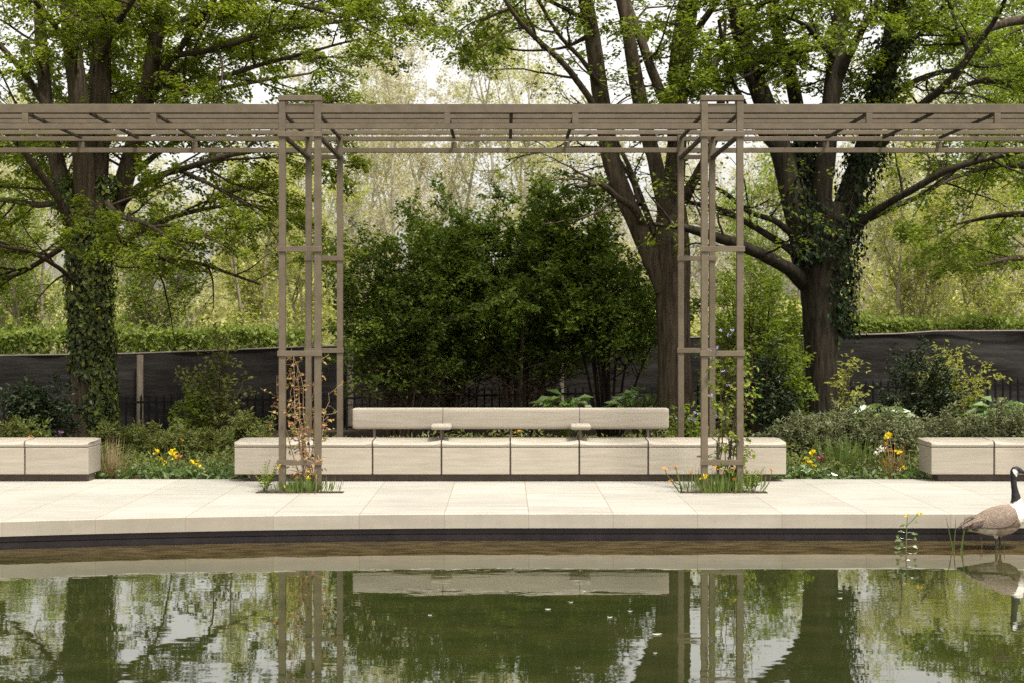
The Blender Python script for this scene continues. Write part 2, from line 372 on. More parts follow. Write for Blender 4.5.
def ground_z(X, Y):
    z = gz(X, Y)-.02
    pond = (np.abs(X) < 45) & (Y < 13.6)
    return np.where(pond, -.85, np.where(Y < 15.23, np.minimum(z, -.2), z))
gx = np.unique(np.r_[-900, -300, -120, np.linspace(-50, 50, 41), 120, 300, 900])
gy = np.unique(np.r_[-300, -60, -30, 0, 5, 10, 12.8, 13.59, 13.61, 15.22, 15.24, np.linspace(16, 30, 15), np.linspace(32, 60, 10), 90, 150, 400, 1500])
g = grid_mesh('ground', gx, gy, ground_z, M['grass'])
g['label'] = 'grass ground running back under the trees to the horizon'; g['category'] = 'ground'
bed = grid_mesh('soil', np.linspace(-14, 14, 60), np.linspace(15.18, 24.3, 42), lambda X, Y: gz(X, Y)+.012*np.sin(7*X+3*Y)*np.sin(5*Y), M['soil'])

def edge_y(x):
    x = np.asarray(x, float)
    return np.where(x < .2, 12.36-.0265*(x-.2)**2, 12.36)

xs = np.linspace(-14, 14, 141); ey = edge_y(xs)
back = 15.18
V = []; n = len(xs)
V += [(x, y, 0) for x, y in zip(xs, ey+.006)] + [(x, back, 0) for x in xs]
pv = mesh('paving', np.array(V), np.stack([np.arange(n-1), np.arange(1, n), n+np.arange(1, n), n+np.arange(n-1)], -1), M['stone'])
setp(pv, kind='structure')
# edge stones: front face and underside, a hair proud of the slab edge
V = []; 
prof = [(.006, 0.0), (0, -.006), (0, -.125), (.22, -.125)]
for dy, z in prof: V += [(x, y+dy, z) for x, y in zip(xs, ey)]
Q = []
for k in range(len(prof)-1):
    i = np.arange(n-1)+k*n; Q.append(np.stack([i, i+n, i+n+1, i+1], -1))
kerb = setp(mesh('kerb', np.array(V), np.concatenate(Q), M['kerb']), kind='structure')
# recessed black liner wall with a ledge just above the water
V = []
prof = [(.10, -.125), (.10, -.185), (.085, -.19), (.085, -.9)]
for dy, z in prof: V += [(x, y+dy, z) for x, y in zip(xs, ey)]
lin = setp(mesh('pond_wall', np.array(V), np.concatenate(Q), M['liner']), kind='structure')
WL = -.24
V = [(x, y+.09, WL) for x, y in zip(xs, ey)]+[(x, -30, WL) for x in xs]
V = np.array(V)
wq = np.stack([np.arange(n-1), n+np.arange(n-1), n+np.arange(1, n), np.arange(1, n)], -1)
water = setp(mesh('water', V, wq, M['water']), kind='structure')
# planting pockets at the column feet
def pocket(x0, x1, y0, y1):
    xs_ = np.linspace(x0, x1, 9); ys_ = np.linspace(y0, y1, 7)
    o = grid_mesh('soil', xs_, ys_, lambda X, Y: .004+.012*np.sin((X-x0)/(x1-x0)*math.pi)*np.sin((Y-y0)/(y1-y0)*math.pi), M['soil'])
    return o
CX = [(300.2-505)/F*14.0, (722-505)/F*14.0]; HP = .1732
for cx in CX: pocket(cx-.42, cx+.43, 13.88, 14.02)

# ------------------------------------------------------------------ pergola
BAY = CX[1]-CX[0]
per = thing('pergola', 'long taupe steel pergola on twin-frame columns beside the pond', 'pergola', ((CX[0]+CX[1])/2, 15, 0))
YF, YB = 14.0, 15.87
hw = .0325
for k in (-1, 0, 1, 2):
    cx = CX[0]+k*BAY
    for (yy, h) in ((YF, HP), (YB, HP)):
        for s in (-1, 1):
            base = -.02 if yy == YF else -.06
            MB().box(cx+s*h-hw, cx+s*h+hw, yy-hw, yy+hw, base, 3.814, bev=.004).build('post', M['steel'], per)
        for zc in (.29, 1.352, 2.37):
            MB().box(cx-h-hw-.012, cx+h+hw+.012, yy-hw-.012, yy-hw-.0015, zc-.027, zc+.027, bev=.003).build('crossbar', M['steel'], per)
        MB().box(cx-h-hw-.006, cx+h+hw+.006, yy-hw-.006, yy+hw+.006, 3.815, 3.868, bev=.004).build('cap', M['steel'], per)
        MB().box(cx-h-hw-.01, cx+h+hw+.01, yy-hw-.012, yy-hw-.0015, 3.462, 3.512, bev=.003).build('ring_bar', M['steel'], per)
    MB().box(cx-HP+hw+.002, cx+HP-hw-.002, YF+.13, YF+.18, 3.79, 3.812, bev=.003).build('cap_brace', M['steel'], per)
    for s in (-1, 1):
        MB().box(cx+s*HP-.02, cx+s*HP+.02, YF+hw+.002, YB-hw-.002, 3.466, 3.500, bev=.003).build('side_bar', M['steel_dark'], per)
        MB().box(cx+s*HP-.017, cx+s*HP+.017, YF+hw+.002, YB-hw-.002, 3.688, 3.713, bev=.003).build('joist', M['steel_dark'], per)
        MB().box(cx+s*HP-.018, cx+s*HP+.018, YF+hw+.002, YF+.20, 3.817, 3.85, bev=.003).build('cap_return', M['steel'], per)
    for off in (147, 211, 275):
        if k == 2: break
        jx = cx+off/102.5
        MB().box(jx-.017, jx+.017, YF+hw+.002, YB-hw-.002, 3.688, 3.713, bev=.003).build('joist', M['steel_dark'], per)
        if off != 211:
            for yy in (YF, YB):
                MB().box(jx-.03, jx+.03, yy-.02, yy+.02, 3.594, 3.658 if yy == YB else 3.698, bev=.003).build('strut', M['steel'], per)
x0, x1 = CX[0]-BAY-.4, CX[1]+BAY+.4
for yy in (YF, YB):
    MB().box(x0, x1, yy-.018, yy+.018, 3.70 if yy == YF else 3.668, 3.785 if yy == YF else 3.7165, bev=.003).build('beam', M['steel'], per)
    MB().box(x0, x1, yy-.024, yy+.024, 3.54, 3.592, bev=.003).build('lower_beam', M['steel'], per)
for yy in (14.18, 14.52, 14.86, 15.2, 15.70):
    MB().box(x0, x1, yy-.03, yy+.03, 3.7185, 3.763, bev=.003).build('batten', M['steel'], per)

# ------------------------------------------------------------------ benches
def seat_unit(bench, xa, xb, end=0):
    """one bench block with its dished seat slab; end=-1/1: bevelled outer end"""
    yf, yb = 14.92, 15.34
    fl = MB().box(xa, xb, yf, yb, .075, .357, bev=.007)
    if end:
        xe = xb if end > 0 else xa
        fl.V = [(x-end*.012*max(0, 1-(y-yf)/.10)*(1 if abs(x-xe) < .02 else 0), y, z) if y < yf+.10 else (x, y, z) for x, y, z in fl.V]
    blk = fl.build('bench_block', M['timber'], bench)
    us = np.linspace(0, 1, 25)
    ycs = [(.0, .363), (-.004, .368), (-.006, .385), (-.004, .402), (.010, .418), (.045, .426), (.15, .424), (.26, .428), (.38, .433), (.413, .430), (.42, .42), (.42, .363)]
    V = []
    for u in us:
        x = xa+(xb-xa)*u
        dish = np.clip(math.sin(math.pi*u), 0, 1)**.7
        for k, (dy, z) in enumerate(ycs):
            zz = z; yy = yf+dy
            if 3 <= k <= 8: zz -= .028*dish*(1.0 if k <= 6 else .35)
            if k == 3: zz += .02*(1-dish)*0
            xx = x
            if end:
                q = (u if end > 0 else 1-u)
                if q > .9:
                    e = (q-.9)/.1
                    if k in (4, 5, 6, 7, 8, 9): zz -= .016*e**2.2
                    if dy < .1: yy += 0; xx -= end*.012*e*max(0, 1-max(dy, 0)/.10)
            V.append((xx, yy, zz))
    m = len(ycs); Fs = []
    for i in range(len(us)-1):
        for k in range(m):
            a = i*m+k; b_ = i*m+(k+1) % m
            Fs.append((a, a+m, b_+m, b_))
    Fs.append(tuple(range(m))); Fs.append(tuple(reversed([(len(us)-1)*m+k for k in range(m)])))
    mesh('seat_slab', V, Fs, M['timber'], blk, smooth=False)

def bench(label, edges, plinth, ends, loc):
    t = thing('timber_bench', label, 'bench', loc, 'pale timber benches on the paving')
    ne = len(edges)-1
    for i in range(ne):
        e = ends[0] if i == 0 else (ends[1] if i == ne-1 else 0)
        seat_unit(t, edges[i]+.008, edges[i+1]-.008, e)
    MB().box(plinth[0], plinth[1], 15.02, 15.20, 0, .074, bev=.004).build('plinth', M['plinth'], t)
    for x in edges[1:-1]:
        MB().box(x-.005, x+.005, 14.95, 15.32, .077, .40).build('spacer_plate', M['gapdark'], t)
    return t
PX = F/14.92
px2x = lambda p: (p-505)/PX
mid_edges = [px2x(234.5+68.95*i) for i in range(9)]; mid_edges[0] -= .02; mid_edges[-1] += .02
bm_ = bench('long pale timber bench with a backrest and small armrests between the pergola columns', mid_edges, (mid_edges[0]+.16, mid_edges[-1]-.15), (-1, 1), (px2x(510), 15.13, 0))
le = px2x(90.2); lefts = [le+.0-.727*4+.727*i for i in range(5)]; lefts[-1] = le
lefts = [lefts[0], lefts[1], lefts[2], px2x(24.5), le]
bench('pale timber backless bench in front of the ivy-clad tree', lefts, (lefts[0], le-.03), (0, 1), (le-1.2, 15.13, 0))
re = px2x(929.5); rights = [re, px2x(994.3), px2x(994.3)+.727, px2x(994.3)+1.454]
bench('pale timber backless bench behind the goose', rights, (re+.12, rights[-1]), (-1, 0), (re+1.0, 15.13, 0))
# backrest on the middle bench
pb = F/15.27
bx = lambda p: (p-505)/pb
def backrest_piece(xa, xb, ends):
    b = MB().box(xa, xb, 15.43, 15.53, .508, .742, bev=.028, seg=4)
    return b
for (a, c) in ((352.5, 442.6), (443.1, 579.4), (579.9, 669)):
    xa, xb = bx(a), bx(c)
    prof = []
    for q in range(24):
        th = 2*math.pi*q/24; cx_, cz_ = math.cos(th), math.sin(th)
        prof.append((15.32+.05*np.sign(cx_)*abs(cx_)**.5, (.6345)+(.1145)*np.sign(cz_)*abs(cz_)**.32))
    us = [0, .012, .03, .5, .97, .988, 1] 
    V = []; Fs = []
    open_a, open_b = a < 400, c > 600
    L_ = xb-xa
    stations = [(0, .80 if open_a else 1), (.008, .90 if open_a else 1), (.025, .98 if open_a else 1), (.05, 1), (L_-.05, 1), (L_-.025, .98 if open_b else 1), (L_-.008, .9 if open_b else 1), (L_, .80 if open_b else 1)]
    for (d, s_) in stations:
        for (y, z) in prof: V.append((xa+d, 15.32+(y-15.32)*s_, (.6345)+(z-(.6345))*(1-(1-s_)*.55)))
    m = len(prof)
    for i in range(len(stations)-1):
        for k in range(m): Fs.append((i*m+k, i*m+(k+1) % m, (i+1)*m+(k+1) % m, (i+1)*m+k))
    Fs.append(tuple(reversed(range(m)))); Fs.append(tuple((len(stations)-1)*m+k for k in range(m)))
    mesh('backrest', V, Fs, M['timber'], bm_, smooth=False)
for p in (374, 442.8, 511, 579.6, 648.5):
    MB().box(bx(p)-.012, bx(p)+.012, 15.305, 15.335, .39, .525, bev=.003).build('backrest_support', M['gapdark'], bm_)
for p in (442, 579.6):
    a = MB().box(bx(p)-.11, bx(p)+.11, 15.00, 15.265, .532, .590, bev=.027, seg=4).build('armrest', M['timber'], bm_, smooth=True)
    MB().box(bx(p)-.012, bx(p)+.012, 15.08, 15.11, .39, .534, bev=.002).build('armrest_bracket', M['gapdark'], bm_)

# ------------------------------------------------------------------ railings, netting fence
YR, YN = 23.6, 24.4
RT = lambda X: EYE-((395-(X+7)/15*18)-328)/F*YR         # top of the railings
rail = thing('iron_railing', 'low black iron railing of spiked pickets in front of the dark netting', 'railing', (0, YR, 0))
pw = 2.76
for k in range(-4, 5):
    xa = k*pw-.9
    t = Tubes(); mb = MB()
    for i in range(int(pw/.125)):
        x = xa+.06+i*.125; zt = float(RT(x)); zb = float(gz(x, YR))-.02
        mb.add(([(x-.014, YR-.014, zb), (x+.014, YR-.014, zb), (x+.014, YR+.014, zb), (x-.014, YR+.014, zb),
                 (x-.014, YR-.014, zt-.05), (x+.014, YR-.014, zt-.05), (x+.014, YR+.014, zt-.05), (x-.014, YR+.014, zt-.05), (x, YR, zt)],
                [(0, 1, 5, 4), (1, 2, 6, 5), (2, 3, 7, 6), (3, 0, 4, 7), (4, 5, 8), (5, 6, 8), (6, 7, 8), (7, 4, 8)]))
    mb.build('picket_panel', M['iron'], rail)
    for dz in (-.14, -.62):
        za, zb_ = float(RT(xa))+dz, float(RT(xa+pw))+dz
        V = [(xa, YR-.02, za-.018), (xa+pw, YR-.02, zb_-.018), (xa+pw, YR+.02, zb_-.018), (xa, YR+.02, za-.018),
             (xa, YR-.02, za+.018), (xa+pw, YR-.02, zb_+.018), (xa+pw, YR+.02, zb_+.018), (xa, YR+.02, za+.018)]
        mesh('rail', V, [(0, 1, 5, 4), (1, 2, 6, 5), (2, 3, 7, 6), (3, 0, 4, 7), (4, 5, 6, 7), (0, 3, 2, 1)], M['iron'], rail)
net = thing('netting_fence', 'dark debris netting stretched along posts behind the railings', 'fence', (0, YN, 0))
NT = lambda X: np.interp((np.asarray(X)/YN*F+505), [-200, 0, 130, 300, 560, 750, 840, 900, 935, 1024, 1250], [358, 356, 354, 347.5, 339.8, 337, 335.5, 334, 331.5, 331, 330])
def net_z(X): return EYE-(NT(X)-328)/F*YN
xs_ = np.linspace(-13, 13, 330); zs_ = np.linspace(0, 1, 26)
rng = np.random.default_rng(5)
V = []
for j, u in enumerate(zs_):
    for x in xs_:
        zt = float(net_z(x)); zb = float(gz(x, YN))-.03
        sag = .012*math.sin(x*2.3)**2*u
        y = YN+.05*math.sin(3.1*u+x*.6)*math.sin(math.pi*((x+.9)/3.5 % 1))*.8+.018*math.sin(9*u+3*math.sin(x*1.7))*math.sin(2.1*x)
        if x > 6.6: y += .022*math.sin(10*u+2.5*(x-6.6))*min(1, (x-6.6))
        V.append((x, y, zb+(zt-sag-zb)*u))
nx = len(xs_); i = np.arange(len(zs_)-1)[:, None]*nx+np.arange(nx-1)[None]
mesh('net_sheet', np.array(V), np.stack([i, i+1, i+nx+1, i+nx], -1).reshape(-1, 4), M['screen'], net, smooth=True)
t = Tubes(); P = np.array([(x, YN-.01, float(net_z(x))+.004) for x in xs_]); t.add(P, np.full(len(P), .016), 6)
V, Q = t.data(); mesh('top_cable', V, Q, M['gapdark'], net, smooth=True)
for p in (-70, 140, 350, 561.5):
    x = (p-505)/F*(YN-.15)
    zt = float(net_z(x))-.02; w_ = .055 if p != 561.5 else .04
    t = Tubes(); zz = np.linspace(-.2, zt, 6); t.add(np.c_[np.full(6, x), np.full(6, YN-.15), zz], np.linspace(w_*1.05, w_, 6), 10)
    V, Q = t.data(); mesh('fence_post', V, Q, M['fencepost'], net, smooth=True)

# ------------------------------------------------------------------ big trees
def rngof(s): return np.random.default_rng(s)

def build_tree(name, label, cat, base, limbs, levels, leafm, barkm, nleaf, L, Wd, seed, ridge=.05, group=None, leafkw={}, extra=None, sides=14, skip=(), bare=None):
    """limbs: list of lists of (px,py,Y,radius_m). level list grows branches from each limb."""
    rng = rngof(seed)
    t = thing(name, label, cat, base, group)
    T = Tubes(); B = Tubes(); tw = []
    for li, lb in enumerate(limbs):
        P4 = np.array([[*W(a, b, c), r] for a, b, c, r in lb]); C = catmull(P4, 7)
        pts = C[:, :3].copy(); rad = np.maximum(C[:, 3], .006)
        pts[1:] += np.cumsum(rng.normal(0, .004, pts[1:].shape), 0)*np.minimum(1, rad[1:, None]*0+1)*.6
        T.add(pts, rad, sides if rad[0] > .09 else 8, ridge if rad[0] > .05 else .03, rng)
        if li not in skip: branchify(B, pts, rad, levels, rng, tw)
    if extra: extra(rng, B, tw)
    B.F = [f+T.n for f in B.F]; T.V += B.V; T.F += B.F
    V, Q = T.data(); mesh('trunk', V, Q, barkm, t, smooth=True)
    P, D, N = twig_leaves(tw, nleaf, L, Wd, rng, **leafkw)
    if bare:
        ok = ~bare(P) | (rng.uniform(0, 1, len(P)) < .12); P, D, N = P[ok], D[ok], N[ok]
    V, Q = leaf_quads(P, D, N, L, Wd, rng)
    mesh('crown', V, Q, leafm, t)
    return t

# --- tree at the far left, clad in ivy
Y1 = 20.0
g1 = float(gz(W(88, 0, Y1)[0], Y1))
L1 = [
 [(87, 452, Y1, .30), (87, 420, Y1, .24), (89, 360, Y1, .22), (90, 300, Y1, .23), (90, 240, Y1, .25), (93, 200, Y1, .26)],
 [(84, 250, Y1, .17), (66, 195, Y1+.1, .12), (50, 130, Y1+.2, .10), (43, 60, Y1+.3, .085), (38, -30, Y1+.4, .07), (36, -130, Y1+.5, .05)],
 [(88, 230, Y1, .20), (84, 160, Y1-.1, .16), (77, 90, Y1-.2, .14), (71, 40, Y1-.2, .13), (66, -40, Y1-.2, .11), (60, -150, Y1-.2, .07)],
 [(92, 230, Y1, .20), (98, 160, Y1+.1, .16), (101, 90, Y1+.1, .145), (102, 30, Y1+.1, .13), (104, -50, Y1+.1, .10), (100, -160, Y1, .07)],
 [(96, 240, Y1, .2), (116, 205, Y1+.2, .15), (133, 150, Y1+.3, .13), (147, 95, Y1+.3, .115), (155, 40, Y1+.3, .10), (168, -20, Y1+.3, .09), (185, -120, Y1+.3, .06)],
 [(146, 100, Y1+.3, .07), (165, 70, Y1, .055), (190, 35, Y1-.2, .045), (212, 0, Y1-.4, .035), (240, -50, Y1-.6, .02)],
 [(80, 250, Y1, .08), (58, 200, Y1-.5, .055), (32, 165, Y1-.9, .045), (4, 130, Y1-1.3, .036), (-50, 110, Y1-1.6, .03)],
 [(48, 110, Y1+.2, .06), (25, 75, Y1, .05), (0, 45, Y1-.2, .04), (-40, 10, Y1-.4, .025)],
 [(118, 205, Y1+.2, .07), (150, 180, Y1-.3, .05), (195, 165, Y1-.9, .04), (245, 152, Y1-1.5, .03), (300, 150, Y1-2.0, .014)],
 [(140, 120, Y1+.3, .06), (180, 95, Y1, .045), (230, 75, Y1-.5, .036), (290, 58, Y1-.9, .026), (360, 40, Y1-1.2, .012)],
 [(155, 40, Y1+.3, .055), (200, 12, Y1+.6, .045), (260, -8, Y1+.9, .035), (330, -22, Y1+1.1, .022), (400, -30, Y1+1.2, .012)],
 [(145, 100, Y1+.3, .05), (190, 60, Y1+1, .04), (240, 38, Y1+1.6, .03), (300, 22, Y1+2.1, .02), (370, 12, Y1+2.4, .012)],
 [(85, 290, Y1, .035), (58, 268, Y1-.8, .03), (25, 250, Y1-1.6, .024), (-30, 240, Y1-2.4, .014)],
 [(98, 265, Y1, .06), (140, 232, Y1+.5, .045), (190, 212, Y1+1.0, .035), (250, 205, Y1+1.5, .02), (300, 215, Y1+1.8, .012)],
 [(70, 200, Y1, .06), (40, 205, Y1+.8, .045), (5, 200, Y1+1.4, .035), (-40, 205, Y1+1.8, .02)],
 [(104, 200, Y1+.1, .05), (120, 215, Y1-1, .04), (150, 225, Y1-1.8, .03), (190, 250, Y1-2.4, .014)],
 [(75, 60, Y1-.2, .05), (50, 20, Y1-1.2, .04), (20, -10, Y1-2.2, .03), (-10, -30, Y1-3, .015)],
]
L1 += [
 [(152, 60, Y1+.3, .05), (215, 48, Y1-.6, .04), (290, 30, Y1-1.0, .03), (385, 18, Y1-1.3, .012)],
 [(168, -20, Y1+.3, .06), (240, -55, Y1, .045), (330, -55, Y1-.2, .03), (415, -30, Y1-.4, .012)],
 [(122, 185, Y1+.2, .05), (170, 145, Y1+.8, .04), (230, 125, Y1+1.2, .03), (290, 108, Y1+1.5, .02), (345, 100, Y1+1.7, .01)],
 [(102, 225, Y1, .05), (150, 255, Y1+1.0, .04), (205, 265, Y1+1.6, .03), (262, 285, Y1+2.0, .012)],
 [(72, 240, Y1, .05), (40, 262, Y1+1, .04), (5, 278, Y1+1.8, .03), (-40, 280, Y1+2.4, .012)],
 [(100, 60, Y1, .05), (120, 20, Y1-1.2, .04), (150, -20, Y1-2.2, .03), (180, -50, Y1-3, .012)],
 [(66, 0, Y1-.2, .06), (90, -50, Y1-1.4, .045), (130, -80, Y1-2.6, .03), (170, -90, Y1-3.6, .012)],
 [(150, 80, Y1+.3, .05), (200, 90, Y1+1.6, .04), (260, 80, Y1+2.6, .03), (330, 70, Y1+3.4, .012)],
 [(240, -8, Y1+.8, .03), (300, 5, Y1+.2, .022), (350, 20, Y1-.2, .016), (405, 50, Y1-.4, .008)],
 [(180, 170, Y1-.6, .03), (220, 190, Y1-.9, .022), (260, 215, Y1-1.2, .014), (285, 250, Y1-1.4, .007)],
]
lv1 = [dict(n=2.5, t0=.15, L=(.9, 2.1), ang=1.0, flat=.45, up=.02, r=.02, seg=6, wob=.13, curve=-.01, sides=4),
       dict(n=6.0, t0=.10, L=(.35, .9), ang=.8, flat=.35, up=0, r=.007, seg=4, wob=.16, curve=-.03, sides=3)]
build_tree('ivy_clad_tree', 'tall many-stemmed tree with an ivy-covered trunk behind the leftmost bench', 'tree', (*W(88, 0, Y1)[:2], g1), L1, lv1,
           M['leaf_beech'], M['bark'], 98000, .066, .04, 11, leafkw=dict(flatn=.3, droop=-.15, jit=.04), skip=(0,), bare=lambda P: (P[:, 2] < 2.35+.25*np.sin(P[:, 0]*3)) & (P[:, 0] > -6.6))

# --- middle tree
Y2 = 20.2
L2 = [
 [(676, 455, Y2, .40), (676, 425, Y2, .30), (675, 380, Y2, .25), (674, 340, Y2, .235), (673, 300, Y2, .245), (672, 265, Y2, .27), (671, 235, Y2, .255), (671, 205, Y2, .20)],
 [(666, 290, Y2, .17), (655, 262, Y2, .16), (645, 240, Y2, .145), (635, 218, Y2, .138), (626, 198, Y2, .135), (617, 173, Y2, .135), (609, 145, Y2, .13), (601, 95, Y2, .12), (592, 35, Y2, .115), (583, -20, Y2, .10), (565, -120, Y2, .06)],
 [(672, 230, Y2, .21), (673, 190, Y2+.1, .17), (677, 150, Y2+.1, .145), (678, 100, Y2+.1, .15), (682, 55, Y2+.1, .16), (688, 10, Y2+.1, .15), (697, -50, Y2+.1, .11), (706, -150, Y2, .07)],
 [(670, 225, Y2, .13), (663, 198, Y2-.2, .115), (656, 165, Y2-.3, .105), (650, 140, Y2-.3, .10), (641, 100, Y2-.4, .10), (633, 60, Y2-.5, .09), (624, 15, Y2-.6, .075), (612, -40, Y2-.7, .06)],
 [(672, 118, Y2-.05, .075), (663, 98, Y2-.4, .07), (650, 65, Y2-.5, .065), (640, 35, Y2-.5, .06), (628, 0, Y2-.4, .05), (615, -60, Y2, .03)],
 [(606, 128, Y2, .06), (588, 98, Y2-.3, .045), (566, 68, Y2-.6, .04), (542, 45, Y2-.9, .036), (518, 20, Y2-1.2, .032), (495, -12, Y2-1.5, .02)],
 [(600, 88, Y2, .05), (584, 62, Y2-.4, .036), (562, 38, Y2-.7, .03), (545, 10, Y2-1, .026), (525, -30, Y2-1.3, .02)],
 [(684, 200, Y2+.1, .09), (697, 176, Y2-.2, .07), (711, 148, Y2-.4, .06), (720, 122, Y2-.6, .058), (721, 92, Y2-.7, .055), (714, 70, Y2-.8, .05), (722, 50, Y2-.8, .035), (726, 20, Y2-.9, .02)],
 [(646, 228, Y2, .05), (632, 208, Y2-.4, .045), (616, 196, Y2-.7, .042), (600, 184, Y2-1, .04), (583, 187, Y2-1.2, .025), (572, 184, Y2-1.3, .008)],
 [(640, 205, Y2, .035), (628, 175, Y2+.5, .03), (606, 150, Y2+.9, .026), (565, 148, Y2+1.3, .02), (505, 160, Y2+1.6, .01)],
 [(655, 235, Y2, .05), (630, 170, Y2+.4, .035), (615, 140, Y2+.7, .03), (600, 120, Y2+.9, .02), (570, 95, Y2+1.1, .01)],
 [(590, 35, Y2, .04), (560, 48, Y2+.5, .022), (520, 50, Y2+.9, .016), (480, 45, Y2+1.2, .012), (440, 60, Y2+1.4, .006)],
 [(684, 50, Y2, .06), (704, 20, Y2-.4, .05), (725, -10, Y2-.8, .04), (750, -60, Y2-1, .02)],
 [(585, 20, Y2, .04), (560, 5, Y2-.4, .03), (530, -5, Y2-.8, .02), (500, -8, Y2-1, .01)],
]
lv2 = [dict(n=1.9, t0=.32, L=(.7, 1.9), ang=1.0, flat=.5, up=.03, r=.020, seg=7, wob=.2, sides=5),
       dict(n=5.5, t0=.1, L=(.3, .85), ang=.85, flat=.4, up=0, r=.006, seg=4, wob=.18, curve=-.02, sides=3)]
build_tree('fluted_tree', 'tall tree with a knotty fluted trunk and two spreading stems beside the backrest end', 'tree', (*W(676, 0, Y2)[:2], float(gz(2.4, Y2))), L2, lv2,
           M['leaf_beech_dk'], M['bark'], 22000, .068, .04, 12, leafkw=dict(flatn=.5, droop=-.2, jit=.05), skip=(0,), ridge=.05, bare=lambda P: P[:, 2] < 5.35+.35*np.sin(P[:, 0]*3))

# --- right tree
Y3 = 19.6
L3 = [
 [(822, 450, Y3, .33), (822, 420, Y3, .26), (820, 370, Y3, .225), (818, 330, Y3, .235), (817, 295, Y3, .265), (818, 260, Y3, .33), (821, 230, Y3, .32), (822, 205, Y3, .26)],
 [(808, 275, Y3, .2), (800, 235, Y3, .165), (790, 190, Y3, .155), (781, 152, Y3, .15), (765, 105, Y3, .14), (748, 60, Y3, .13), (738, 15, Y3, .12), (728, -60, Y3, .10), (715, -150, Y3, .06)],
 [(820, 250, Y3-.1, .2), (823, 195, Y3-.2, .135), (827, 145, Y3-.2, .13), (831, 100, Y3-.2, .125), (836, 55, Y3-.2, .12), (843, 0, Y3-.2, .105), (855, -70, Y3-.2, .08), (870, -150, Y3, .05)],
 [(832, 255, Y3+.1, .22), (846, 205, Y3+.2, .165), (860, 165, Y3+.2, .15), (875, 120, Y3+.2, .14), (885, 75, Y3+.2, .135), (893, 30, Y3+.2, .13), (899, -20, Y3+.2, .11), (910, -130, Y3, .07)],
 [(808, 215, Y3, .13), (805, 170, Y3+.4, .11), (800, 120, Y3+.6, .10), (790, 70, Y3+.7, .09), (775, 20, Y3+.7, .08), (765, -60, Y3+.7, .05)],
 [(836, 85, Y3-.2, .08), (848, 58, Y3-.4, .065), (862, 30, Y3-.6, .055), (877, 5, Y3-.7, .045), (895, -40, Y3-.8, .03)],
 [(806, 285, Y3, .11), (790, 270, Y3-.4, .09), (764, 256, Y3-.8, .08), (734, 243, Y3-1.1, .07), (704, 233, Y3-1.3, .06), (682, 226, Y3-1.5, .045), (655, 222, Y3-1.7, .02)],
 [(802, 258, Y3, .08), (780, 243, Y3+.3, .055), (752, 226, Y3+.5, .045), (722, 211, Y3+.7, .038), (690, 203, Y3+.9, .03), (650, 198, Y3+1, .016)],
 [(798, 240, Y3, .06), (775, 222, Y3-.4, .04), (748, 212, Y3-.8, .034), (722, 192, Y3-1.1, .028), (695, 185, Y3-1.3, .014)],
 [(846, 240, Y3, .09), (862, 222, Y3-.3, .07), (886, 204, Y3-.7, .055), (915, 187, Y3-1.1, .05), (950, 167, Y3-1.4, .044), (1005, 152, Y3-1.7, .034), (1070, 140, Y3-2, .015)],
 [(862, 222, Y3-.2, .05), (895, 206, Y3-.1, .04), (930, 190, Y3, .034), (962, 166, Y3+.2, .028), (1010, 150, Y3+.3, .016)],
 [(868, 160, Y3+.2, .08), (895, 128, Y3, .062), (922, 105, Y3-.2, .055), (950, 82, Y3-.4, .05), (978, 48, Y3-.6, .042), (1000, 15, Y3-.8, .032), (1020, -30, Y3-1, .02)],
 [(880, 100, Y3+.2, .06), (905, 86, Y3+.7, .05), (930, 74, Y3+1.1, .04), (960, 66, Y3+1.4, .034), (1000, 40, Y3+1.7, .02)],
 [(890, 60, Y3+.2, .045), (915, 38, Y3+.2, .035), (940, 10, Y3+.1, .026), (965, -40, Y3, .015)],
 [(955, 80, Y3-.4, .035), (968, 55, Y3-.1, .032), (958, 30, Y3+.2, .028), (948, 0, Y3+.4, .022), (935, -40, Y3+.5, .012)],
 [(776, 150, Y3, .06), (758, 128, Y3-.4, .045), (742, 100, Y3-.8, .036), (726, 65, Y3-1.2, .03), (718, 20, Y3-1.5, .02)],
 [(755, 80, Y3, .05), (775, 62, Y3-.7, .038), (800, 52, Y3-1.3, .028), (835, 46, Y3-1.7, .02), (872, 38, Y3-2, .01)],
 [(740, 20, Y3, .05), (760, 4, Y3-.8, .04), (790, -6, Y3-1.5, .03), (830, -5, Y3-2, .015)],
 [(795, 70, Y3+.6, .04), (775, 66, Y3, .03), (750, 74, Y3-.5, .022), (725, 85, Y3-1, .01)],
 [(835, 60, Y3-.2, .045), (818, 38, Y3-.9, .034), (800, 22, Y3-1.4, .025), (770, 12, Y3-1.8, .012)],
]
lv3 = [dict(n=2.3, t0=.28, L=(.7, 1.9), ang=1.0, flat=.5, up=.02, r=.018, seg=6, wob=.2, sides=4),
       dict(n=6.0, t0=.1, L=(.3, .85), ang=.85, flat=.35, up=0, r=.006, seg=4, wob=.18, curve=-.02, sides=3)]
build_tree('old_tree', 'massive dark-trunked tree forking into thick limbs above a bank of grey-green shrubs', 'tree', (*W(823, 0, Y3)[:2], float(gz(4.3, Y3))), L3, lv3,
           M['leaf_beech_dk'], M['bark_dark'], 52000, .068, .04, 13, leafkw=dict(flatn=.45, droop=-.2, jit=.05), skip=(0,), ridge=.05, bare=lambda P: (P[:, 2] < 4.6+.4*np.sin(P[:, 0]*2.3)) | ((P[:, 0] > 5.4) & (P[:, 2] < 5.6)))

